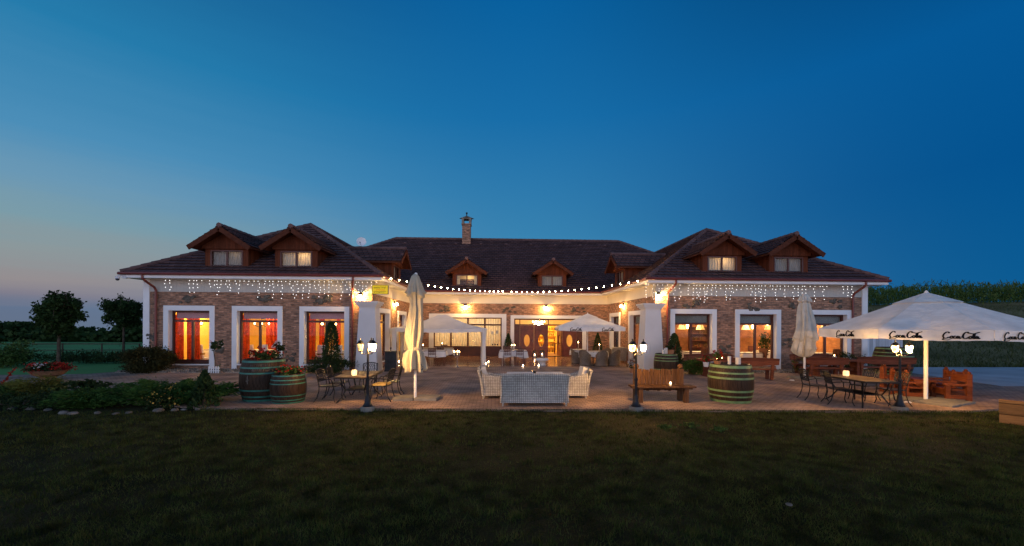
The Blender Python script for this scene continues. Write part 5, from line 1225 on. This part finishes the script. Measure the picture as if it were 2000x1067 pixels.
for i, (x0, x1, y, h_, l) in enumerate(((-31, -24.5, 22.6, .62, 'dark low hedge at the far left behind the path'), (-24.5, -18.6, 24.0, .62, 'dark low hedge between the round tree and the building'), (-31, -22, 26.4, .6, 'loose green hedge below the field fence'), (-22, -17.6, 25.4, .9, 'loose green hedge beside the building corner'))):
    t = thing('hedge', l, 'hedge', ((x0 + x1) / 2, y, float(hgt((x0 + x1) / 2, y)) + .03)); n = 3200; P_ = np.stack([rng.uniform(x0, x1, n) - (x0 + x1) / 2, rng.normal(size=n) * .35, rng.uniform(0, 1, n) ** .7], 1)
    P_[:, 2] *= h_ * (.75 + .25 * np.sin(P_[:, 0] * 3.1 + i) + .12 * rng.normal(size=n)); foliage('foliage', P_, .11, 'leaf_dark' if i < 2 else 'leaf_tree', t, .5)
fx = thing('field_fence', 'low dark rail fence along the edge of the green field', 'fence', (0, 0, 0)); m = MB(); pts = []
for k in range(13): x = -44 + k * 2.15; y = 27 + k * .62; z = float(hgt(x, y)); pts.append((x, y, z + 1.0)); MB().tube([(x, y, z - .1), (x, y, z + 1.05)], .05, 6).build('post', 'bark', fx)
m.tube(pts, .04, 6); m.build('top_rail', 'bark', fx); MB().tube([(x, y, z - .45) for x, y, z in pts], .025, 5).build('low_rail', 'bark', fx)
# pale basin at the far left
b_ = thing('water_basin', 'low pale water basin at the left end of the path', 'basin', (-19.6, 14.9, 0)); m = MB(); ring(m, -2.2, 2.2, -.5, .5, .14, 0, .14); m.v = [(x, z, y) for x, y, z in m.v]; m.f = [f[::-1] for f in m.f]; m.build('rim', 'concrete', b_); MB().poly([(-2.06, -.36, .1), (2.06, -.36, .1), (2.06, .36, .1), (-2.06, .36, .1)]).build('water', 'water', b_)
# far wood, corn and grass
n = 26000; X = rng.uniform(-250, 20, n); base = hgt(X, np.full(n, 165.)); hh = 5.6 + 1.6 * np.sin(X * .09) + .9 * np.sin(X * .31 + 1) + .6 * np.sin(X * .7) ; Z = base + rng.uniform(0, 1, n) ** .8 * hh
V, F = leafquads(np.stack([X, 165 + rng.normal(size=n) * 4, Z], 1), 1.7, .8); tag(npmesh('far_wood', V, F, 'leaf_tree'), 'dark far wood along the edge of the field', 'wood', kind='stuff')
n = 60000; X = rng.uniform(26, 200, n); row = rng.integers(0, 14, n); Y = 50 + row * .75 + rng.normal(size=n) * .08 + .00 * X; u = rng.uniform(.05, 1, n); tall = 2.3 + .2 * np.sin(X * 1.7 + row * 2) + .16 * np.sin(X * 5.3 + row) + .22 * rng.normal(size=n) + .22 * np.sin(X * .43 + 1) + .16 * np.sin(X * .97)
P_ = np.stack([X, Y, hgt(X, Y) + u * tall], 1); D = np.stack([rng.normal(size=n) * .5, rng.normal(size=n) * .4, 1.1 - .7 * (rng.uniform(0, 1, n) < .45)], 1)
V, F = leafquads(P_, .62, .16, D, .25); tag(npmesh('corn', V, F, 'leaf_corn'), 'tall green maize standing in rows on top of the hill', 'corn', kind='stuff')
m = MB(); m.grid(lambda s, q: (26 + 174 * s, 51 + 10 * q, float(hgt(26 + 174 * s, 51 + 10 * q)) + 1.9), 40, 3)
n = 330000; Y = 2.6 + 8.2 * rng.uniform(0, 1, n) ** 1.35; X = (rng.uniform(-1.42, 1.42, n)) * (Y + .6); edge = EDL[1] + (X - EDL[0]) * (EDR[1] - EDL[1]) / (EDR[0] - EDL[0]) - .16
pat = np.sin(X * .8 + 2 * np.sin(Y * .6)) * np.sin(Y * 1.1 + np.sin(X * .5)) ; keep = (Y < np.where(X < -7.6, 11.6, np.where(X > 12.6, 10.3 + np.minimum(X - 12.6, 3) * .2 + np.maximum(X - 15.6, 0) * .36, edge))) & (rng.uniform(-.6, 1, n) < pat + .75); X, Y = X[keep], Y[keep]; n = len(X)
ne = 9000; Xe = rng.uniform(-7.6, 12.6, ne); Ye = EDL[1] + (Xe - EDL[0]) * (EDR[1] - EDL[1]) / (EDR[0] - EDL[0]) - .06 - np.abs(rng.normal(size=ne)) * .09 * (1 + np.sin(Xe * 3) * np.sin(Xe * 1.3)); X = np.concatenate([X, Xe]); Y = np.concatenate([Y, Ye]); n = len(X)
nc = 620; Yc = 2.8 + 7.6 * rng.uniform(0, 1, nc) ** 1.2; Xc = rng.uniform(-1.4, 1.4, nc) * (Yc + .6); kk = rng.integers(0, nc, nc * 30); Xt = Xc[kk] + rng.normal(size=nc * 30) * .05; Yt = Yc[kk] + rng.normal(size=nc * 30) * .05
ok = Yt < 10.2; Xt, Yt = Xt[ok], Yt[ok]; nt_ = len(Xt); X = np.concatenate([X, Xt]); Y = np.concatenate([Y, Yt]); n = len(X)
hgt_b = rng.uniform(.025, .062, n); hgt_b[-ne - nt_:-nt_] *= rng.uniform(1, 2., ne); hgt_b[-nt_:] = rng.uniform(.05, .115, nt_); w = rng.uniform(0, 6.283, n); lx_ = rng.normal(size=n) * .025; ly_ = rng.normal(size=n) * .025; wd = .003 + .0014 * Y / 4
B = np.stack([X, Y, hgt(X, Y) - .004], 1); dx = np.stack([np.cos(w) * wd, np.sin(w) * wd, 0 * w], 1)
V = np.stack([B - dx, B + dx, B + np.stack([lx_, ly_, hgt_b], 1)], 1).reshape(-1, 3); tag(npmesh('grass', V, np.arange(3 * n).reshape(n, 3), 'blade'), 'short dry mown grass of the front lawn', 'grass', kind='stuff')
n = 30000; Y = 21.8 + 27 * rng.uniform(0, 1, n) ** 1.5; X = rng.uniform(18, 70, n); B = np.stack([X, Y, hgt(X, Y)], 1); w = rng.uniform(0, 6.283, n); dx = np.stack([np.cos(w) * .018, np.sin(w) * .018, 0 * w], 1)
V = np.stack([B - dx, B + dx, B + np.stack([rng.normal(size=n) * .12, rng.normal(size=n) * .1, rng.uniform(.08, .3, n)], 1)], 1).reshape(-1, 3); tag(npmesh('hill_tufts', V, np.arange(3 * n).reshape(n, 3), 'blade'), 'rough grass growing on the hillside at the right', 'grass', kind='stuff')
for px, py, l in ((1345, 840, 'grey green weed clump on the lawn before the bench'), (1400, 846, 'grey green weed clump on the lawn before the barrel'), (1300, 842, 'small dark weed tuft on the lawn behind the lamp post light')):
    g_ = G(px, py, -.09); t = tag(foliage('weed', crown_pts(160, .2, 14, .3, .4, .07) * [1.2, .8, 1] + [0, 0, .05], .06, 'leaf_green', None, .5), l, 'weed', 'weeds on the lawn'); t.location = (g_.x, g_.y, -.035)
g_ = G(1541, 995, -.05); tag(MB().lathe([(.032, 0), (.04, .012), (.032, .02), (.02, .016)], 16).build('lawn_cap', 'pebble', None, loc=(g_.x, g_.y, -.0)), 'small round pale cap set in the dark lawn', 'cap')

# ------------------------------------------------------------------ timber furniture
def slat_bench(label, loc, rz):
    t = thing('slatted_bench', label, 'bench', loc, rz)
    MB().bb(-.92, .92, -.28, .12, .43, .475).build('seat', 'bench_wood', t)
    for s in (-1, 1):
        MB().bb(s * .66 - .06, s * .66 + .06, -.24, -.12, 0, .43).build('leg', 'bench_wood', t); MB().bb(s * .66 - .07, s * .66 + .07, .13, .27, 0, .93).build('post', 'bench_wood', t); MB().ball((s * .66, .2, 1.0), .085, 10).build('post_knob', 'bench_wood', t, smooth=True)
        MB().bb(s * .8 - .05, s * .8 + .05, -.2, .1, .38, .428).build('cross_rail', 'bench_wood', t)
    m = MB(); m.bb(-.59, .59, .2, .23, .3, .36); m.bb(-.59, .59, .2, .23, .78, .84); m.build('back_rail', 'bench_wood', t)
    for k in range(11): x = -.55 + k * .11; MB().box((x, .18, .62 - .015 * (k % 3)), (.092, .028, .62), ry=.02 * math.sin(k * 2.3)).build('back_slat', 'bench_wood', t)
slat_bench('wooden bench with a slatted back and round post knobs', (4.82, 11.75, 0), R(-1)); 
t = thing('candle_jar', 'small glowing candle jar on the slatted bench', 'candle holder', (5.02, 11.55, .475)); MB().lathe([(.045, 0), (.055, .05), (.045, .1)], 12, cap=False).build('jar', 'clear_glass', t); MB().lathe([(.035, .004), (.035, .055)], 10).build('candle', 'wax', t); m = MB(); flame(m, (0, 0, .058), 1.3); m.build('flame', 'flame', t)
def timber_bench(label, loc, rz, L=1.9, back=True, m_='timber', group='heavy dark timber benches'):
    t = thing('timber_bench', label, 'bench', loc, rz, group); MB().bb(-L / 2, L / 2, -.2, .2, .40, .46).build('seat', m_, t)
    for s in (-1, 1):
        MB().bb(s * (L / 2 - .2) - .05, s * (L / 2 - .2) + .05, -.18, -.06, 0, .4).build('leg', m_, t); MB().box((s * (L / 2 - .2), .24, .44), (.1, .09, .9), rx=-.14).build('leg', m_, t)
    if back:
        b = MB(); b.grid(lambda s, q: (-L / 2 - .03 + (L + .06) * s, .265 + .04 * q, .62 + (.26 + .09 * math.sin(math.pi * s)) * q - .05 * math.sin(math.pi * s)), 20, 2); b.grid(lambda s, q: (L / 2 + .03 - (L + .06) * s, .31 + .04 * q, .62 + (.26 + .09 * math.sin(math.pi * s)) * q - .05 * math.sin(math.pi * s)), 20, 2)
        n0 = 21 * 3
        for i in range(20): a = i * 3; c_ = n0 + (20 - i) * 3; b.f.append([a + 2, a + 5, c_ - 1, c_ + 2]); b.m.append(0); b.f.append([a, c_, c_ - 3, a + 3]); b.m.append(0)
        b.f.append([0, 2, n0 + 62, n0 + 60]); b.m.append(0); b.f.append([60, n0, n0 + 2, 62]); b.m.append(0); b.build('backrest', m_, t)
    return t
def timber_table(label, loc, rz, L=1.8, w=.8, m_='timber', h=.75, group='heavy timber tables'):
    t = thing('timber_table', label, 'table', loc, rz, group); MB().bb(-L / 2, L / 2, -w / 2, w / 2, h - .07, h).build('tabletop', m_, t)
    for s in (-1, 1):
        MB().bb(s * (L / 2 - .3) - .05, s * (L / 2 - .3) + .05, -w * .3, w * .3, .06, h - .07).build('leg', m_, t); MB().bb(s * (L / 2 - .3) - .06, s * (L / 2 - .3) + .06, -w * .4, w * .4, 0, .06).build('foot', m_, t)
    MB().bb(-L / 2 + .36, L / 2 - .36, -.04, .04, .25, .37).build('stretcher', m_, t)
timber_bench('dark timber bench with a curved back beyond the free standing barrel', (10.45, 16.7, 0), R(176), 2.3); timber_table('dark timber table beyond the free standing barrel', (10.1, 17.55, 0), R(-3), 2.3); timber_bench('dark timber bench against the wall beside the box hedge', (9.9, 18.4, 0), R(-3), 2.2)
timber_bench('dark timber bench before the rightmost window with its back to us', (14.1, 17.1, 0), R(172), 1.6); timber_table('dark timber table before the rightmost window', (15.2, 17.75, 0), R(-10), 2.2); timber_bench('dark timber bench behind the table at the rightmost window', (15.0, 18.6, 0), R(-8), 1.9); timber_bench('long dark timber bench left of the big barrel', (17.0, 17.4, 0), R(168), 2.2)
def tealights(label, loc, n):
    for k in range(n):
        t = thing('tea_light', label[k], 'candle', (loc[0] + k * .13, loc[1] + .03 * k, loc[2]), 0, 'tea lights on the timber tables'); MB().lathe([(.035, 0), (.042, .07)], 10, cap=False).build('glass', 'clear_glass', t); MB().lathe([(.03, .002), (.03, .04)], 10).build('candle', 'wax', t); m = MB(); flame(m, (0, 0, .042), 1.2); m.build('flame', 'flame', t)
tealights(['left tea light on the table beyond the barrel', 'middle tea light on the table beyond the barrel', 'right tea light on the table beyond the barrel'], (9.55, 17.3, .75), 3)
t = thing('candle_globe', 'round glowing candle globe on the table at the rightmost window', 'candle holder', (15.0, 17.55, .75)); MB().ball((0, 0, .085), .085, 12).build('globe', 'wax', t, smooth=True); m = MB(); flame(m, (0, 0, .17), 1.0); m.build('flame', 'flame', t)
def timber_chair(label, loc, rz):
    t = thing('timber_chair', label, 'chair', loc, rz, 'small orange brown timber chairs'); m_ = 'timber_orange'
    for s in (-1, 1):
        p = MB(); x = s * .31; p.bb(x - .035, x + .035, .16, .27, 0, .74); p.bb(x - .035, x + .035, -.28, -.18, 0, .42); p.bb(x - .034, x + .034, -.18, .16, .06, .16); p.bb(x - .04, x + .04, -.32, .16, .42, .47); p.ball((x, .215, .76), .045, 8); p.build('side_frame', m_, t)
    MB().bb(-.275, .275, -.26, .16, .27, .32).build('seat', m_, t); b = MB(); b.bb(-.275, .275, .19, .23, .52, .70); b.bb(-.275, .275, .19, .23, .36, .42); b.build('backrest', m_, t); MB().bb(-.275, .275, -.25, -.21, .14, .27).build('front_board', m_, t); t.scale = (1.1, 1.1, 1.1)
timber_chair('small timber chair right of the parasol pole nearest to us', (13.95, 12.0, 0), R(-112)); timber_chair('small timber chair right of the parasol pole and farther back', (14.7, 12.75, 0), R(-100))
timber_chair('small timber chair beside the right lamp post', (13.05, 12.45, 0), R(72)); timber_chair('small timber chair far left of the small timber table', (13.6, 13.5, 0), R(40))
timber_table('small orange brown timber table behind the parasol pole', (13.75, 12.75, 0), R(60), .95, .55, 'timber_orange', .55)
bx = thing('plank_barrier', 'low barrier of two broad planks at the right edge of the lawn', 'barrier', (11.9, 9.2, -.09), math.atan2(-.866, .5))
for k, (z0, z1) in enumerate(((.0, .29), (.30, .60))): MB().box((1.6, .0, (z0 + z1) / 2), (3.2 + .02 * k, .06, z1 - z0), rx=.03 * (k - .5)).build('plank', 'pale_plank', bx)
for x in (.25, 1.6, 2.95): MB().bb(x - .05, x + .05, .04, .13, -.1, .55).build('post', 'pale_plank', bx)
for px, py, l in ((1773, 787, 'small crumpled white scrap left of the parasol pole'), (1846, 794, 'small crumpled white scrap right of the parasol pole'), (1547, 744, 'small crumpled white scrap before the rightmost windows')):
    g_ = G(px, py); m = MB(); m.lathe([(.06, .005), (.08, .02), (.05, .045), (.002, .05)], 9, fold=lambda w, z, i: 1 + .35 * math.sin(3 * w + 9 * z) + .2 * math.cos(5 * w)); tag(m.build('paper_scrap', 'cloth', None, loc=tuple(g_)), l, 'scrap', 'white scraps on the terrace')
sd = thing('board_fence', 'pale vertical board fence behind the right corner of the building', 'fence', (19.6, 24.6, float(hgt(22, 24.6)) - .1), R(4)); MB().bb(0, 6.3, 0, .05, .1, 2.05).build('boards', 'siding', sd); MB().bb(-.02, 6.32, -.03, .08, 2.05, 2.11).build('top_rail', 'white_trim', sd)
for k in range(4): MB().bb(k * 2.08 - .0, k * 2.08 + .09, .051, .14, 0, 2.05).build('post', 'white_trim', sd)

# ------------------------------------------------------------------ courtyard dining
def dark_chair():
    t = thing('dining_chair', '', 'chair', group='dark chairs with white seats in the courtyard'); mm = 'frame_wood'
    for s in (-1, 1): MB().tube([(s * .2, -.2, .42), (s * .21, -.23, 0)], .018, 4, sq=True).build('leg', mm, t); MB().tube([(s * .2, .26, .92), (s * .2, .2, .45), (s * .2, .25, 0)], .018, 4, sq=True).build('leg', mm, t)
    MB().box((0, 0, .425), (.43, .43, .03)).build('seat', mm, t); MB().box((0, -.01, .465), (.42, .42, .05), taper=.95).build('cushion', 'cloth', t)
    b = MB(); b.box((0, .25, .88), (.4, .025, .07), rx=-.12)
    for z in (.56, .64, .72, .80): b.box((0, .215 + (z - .5) * .1, z), (.37, .014, .035), rx=-.12)
    for x in (-.1, 0, .1): b.box((x, .23, .7), (.02, .016, .36), rx=-.12)
    b.build('backrest', mm, t); return t
def one_clothed(label, clabel, loc, rz, lx, ly, **k): clothed(label, clabel, loc, rz, lx, ly, **k)
one_clothed('long dining table under the front of the gazebo', 'white cloth hanging over the front gazebo table', (-3.95, 23.4, 0), .02, 2.3, .9, drop=.3)
one_clothed('dining table at the back of the gazebo', 'white cloth hanging over the back gazebo table', (-3.6, 25.6, 0), 0, 1.9, .9, drop=.3)
one_clothed('dining table left of the entrance doors', 'white cloth hanging over the table left of the doors', (1.02, 23.55, 0), .0, 1.55, .9, drop=.32)
dc = dark_chair(); dc.location = (-4.5, 22.75, 0); dc.rotation_euler.z = R(180); dc['label'] = 'dark chair on the left at the near side of the front gazebo table'
for x, y, rz, l in ((-3.45, 22.75, 178, 'dark chair on the right at the near side of the front gazebo table'), (-4.5, 24.1, 2, 'dark chair on the left at the far side of the front gazebo table'), (-3.45, 24.1, -3, 'dark chair on the right at the far side of the front gazebo table'),
                    (-3.3, 24.95, 180, 'dark chair at the near side of the back gazebo table'), (-3.3, 26.3, 0, 'dark chair at the far side of the back gazebo table'),
                    (.66, 22.85, 181, 'dark chair on the left at the near side of the table by the doors'), (1.36, 22.85, 179, 'dark chair on the right at the near side of the table by the doors'),
                    (.66, 24.3, 0, 'dark chair on the left at the far side of the table by the doors'), (1.36, 24.3, 2, 'dark chair on the right at the far side of the table by the doors')): dup(dc, (x, y, 0), R(rz), l)
def candlestick(label, loc, h=.3):
    t = thing('candlestick', label, 'candle', loc, 0, 'lit candles on the courtyard tables'); MB().lathe([(.045, 0), (.012, .02), (.012, .09), (.025, .1)], 10).build('holder', 'silver', t); MB().lathe([(.014, .1), (.014, h)], 8).build('candle', 'wax', t); m = MB(); flame(m, (0, 0, h), 1.5); m.build('flame', 'flame', t)
for x, y, l in ((-4.1, 23.4, 'lit candle at the middle of the front gazebo table'), (-3.3, 25.6, 'lit candle at the middle of the back gazebo table'), (.93, 23.5, 'left lit candle on the table by the doors'), (1.1, 23.6, 'right lit candle on the table by the doors')): candlestick(l, (x, y, .757), .26)
cb = thing('candelabrum', 'tall silver candelabrum with lit candles on the courtyard floor', 'candelabrum', (*G(893, 717.5)[:2], .0)); m = MB(); m.lathe([(.13, 0), (.10, .03), (.025, .08), (.02, .25), (.035, .28), (.015, .32), (.015, .6), (.03, .64), (.012, .68)], 12)
fl = MB(); wx = MB()
for k in range(5):
    w = k * 1.2566 + .3; r0 = .2 if k else 0; m.tube([(0, 0, .55), (r0 * .6 * math.cos(w), r0 * .6 * math.sin(w), .5), (r0 * math.cos(w), r0 * math.sin(w), .62)], .01, 5); m.lathe([(.03, .62), (.03, .64)], 8, (r0 * math.cos(w), r0 * math.sin(w), 0)); wx.lathe([(.014, .64), (.014, .78)], 8, (r0 * math.cos(w), r0 * math.sin(w), 0)); flame(fl, (r0 * math.cos(w), r0 * math.sin(w), .785), 1.4)
m.build('stand', 'silver', cb); wx.build('candles', 'wax', cb); fl.build('flames', 'flame', cb)
def lantern(label, loc, s=1.):
    t = thing('candle_lantern', label, 'lantern', loc, 0, 'candle lanterns on the courtyard floor'); m = MB(); w, h = .15 * s, .36 * s
    m.bb(-w, w, -w, w, 0, .03); m.bb(-w, w, -w, w, h, h + .02); m.lathe([(w * 1.3, h + .02), (.03, h + .12 * s)], 4)
    for a in (-1, 1):
        for b in (-1, 1): m.tube([(a * w * .92, b * w * .92, .03), (a * w * .92, b * w * .92, h)], .012, 4)
    m.tube([(.05 * math.cos(q), 0, h + .13 * s + .05 * math.sin(q)) for q in np.linspace(0, 6.28, 12)], .006, 4); m.build('frame', 'cast_metal', t); MB().lathe([(.05, .03), (.05, .16 * s)], 12).build('candle', 'wax', t); f = MB(); flame(f, (0, 0, .165 * s), 2.); f.build('flame', 'flame', t); MB().box((0, 0, h / 2 + .015), (w * 1.8, w * 1.8, h - .04)).build('glass', 'clear_glass', t)
g_ = G(787, 704.5); lantern('larger candle lantern by the left courtyard wall', tuple(g_), 1.15); lantern('candle lantern on the left before the entrance doors', (2.65, 27.6, 0), 1.0); lantern('candle lantern on the right before the entrance doors', (3.2, 27.9, 0), 1.1)
def tumbler(label, loc, s=1.):
    t = thing('candle_tumbler', label, 'candle holder', loc, 0, 'glowing candle tumblers on the ground'); MB().lathe([(.06 * s, 0), (.085 * s, .1 * s), (.08 * s, .17 * s)], 14, cap=False).build('glass', 'clear_glass', t); MB().lathe([(.05 * s, .004), (.05 * s, .1 * s)], 10).build('candle', 'wax', t); f = MB(); flame(f, (0, 0, .105 * s), 2.); f.build('flame', 'flame', t)
for px, py, l in ((773, 710, 'candle tumbler on the ground left of the tall closed parasol'), (779, 711.5, 'candle tumbler nearest the tall closed parasol on the courtyard floor'), (949, 716, 'nearer candle tumbler at the right gazebo leg'), (954, 712, 'farther candle tumbler at the right gazebo leg')): tumbler(l, tuple(G(px, py)))
cbx = thing('cabinet', 'narrow dark grey cabinet beside the left pillar', 'cabinet', (*G(763, 725)[:2], 0), .1); MB().bb(-.24, .24, -.18, .18, .08, .92).build('body', 'charcoal', cbx); m = MB(); m.bb(-.26, .26, -.2, .2, .92, .95); m.lathe([(.02, .95), (.02, 1.05), (.05, 1.07), (.03, 1.12)], 10); m.build('top', 'black_metal', cbx)
m = MB(); m.bb(-.235, -.01, -.2, -.182, .12, .88); m.bb(.01, .235, -.2, -.182, .12, .88); m.build('door', 'charcoal', cbx); MB().bb(-.26, .26, -.2, .2, 0, .08).build('plinth', 'black_metal', cbx)
def tub_chair():
    t = thing('tub_chair', '', 'armchair', group='round backed wicker dining chairs'); b = MB(); n = 20
    top = lambda a: .58 + .28 * max(0, math.cos(a)) ** 1.2
    def sh(k): return lambda s, q: ((.31 + k + .04 * abs(q - .5)) * math.sin(-2.0 + 4.0 * s), (.29 + k + .05 * abs(q - .5)) * math.cos(-2.0 + 4.0 * s) + .06 * q, .02 + (top(-2.0 + 4.0 * s) - .02) * q)
    b.grid(sh(.0), n, 6); b.grid(lambda s, q: sh(-.05)(1 - s, q), n, 6); b.tube([tuple(Vector(sh(-.025)(s / 14, 1))) for s in range(15)], .035, 6); b.build('shell', 'wicker_grey', t)
    MB().lathe([(.26, .02), (.28, .36)], 16).build('seat_base', 'wicker_grey', t); MB().lathe([(.27, .36), (.28, .41), (.24, .45)], 16).build('cushion', 'cushion', t); return t
one_clothed('round dining table among the wicker chairs', 'white cloth hanging over the round wicker table', (5.75, 22.85, 0), 0, 1.15, 1.15, round_=True, drop=.3)
one_clothed('square dining table behind the wicker set', 'white cloth hanging over the square table behind the wicker set', (5.0, 24.6, 0), .1, .8, .8, drop=.28)
tb = tub_chair(); tb.location = (4.95, 22.35, 0); tb.rotation_euler.z = R(140); tb['label'] = 'wicker tub chair nearest the doors in the front row'
for x, y, rz, l in ((5.75, 22.0, 180, 'wicker tub chair with its back squarely to us at the round table'), (6.5, 22.3, 215, 'wicker tub chair at the right of the round table'), (4.75, 23.7, 80, 'wicker tub chair at the left behind the front row'), (6.4, 23.6, -40, 'wicker tub chair at the far side of the round table')): dup(tb, (x, y, 0), R(rz), l)
wicker_seat('wicker_sofa', 'brown wicker love seat by the right courtyard wall', 'sofa', (7.2, 24.4, 0), R(-160), 1.1)
candlestick('lit candle on the round table of the wicker set', (5.85, 22.85, .757), .34); candlestick('lit candle on the square table behind the wicker set', (5.0, 24.55, .757), .4)
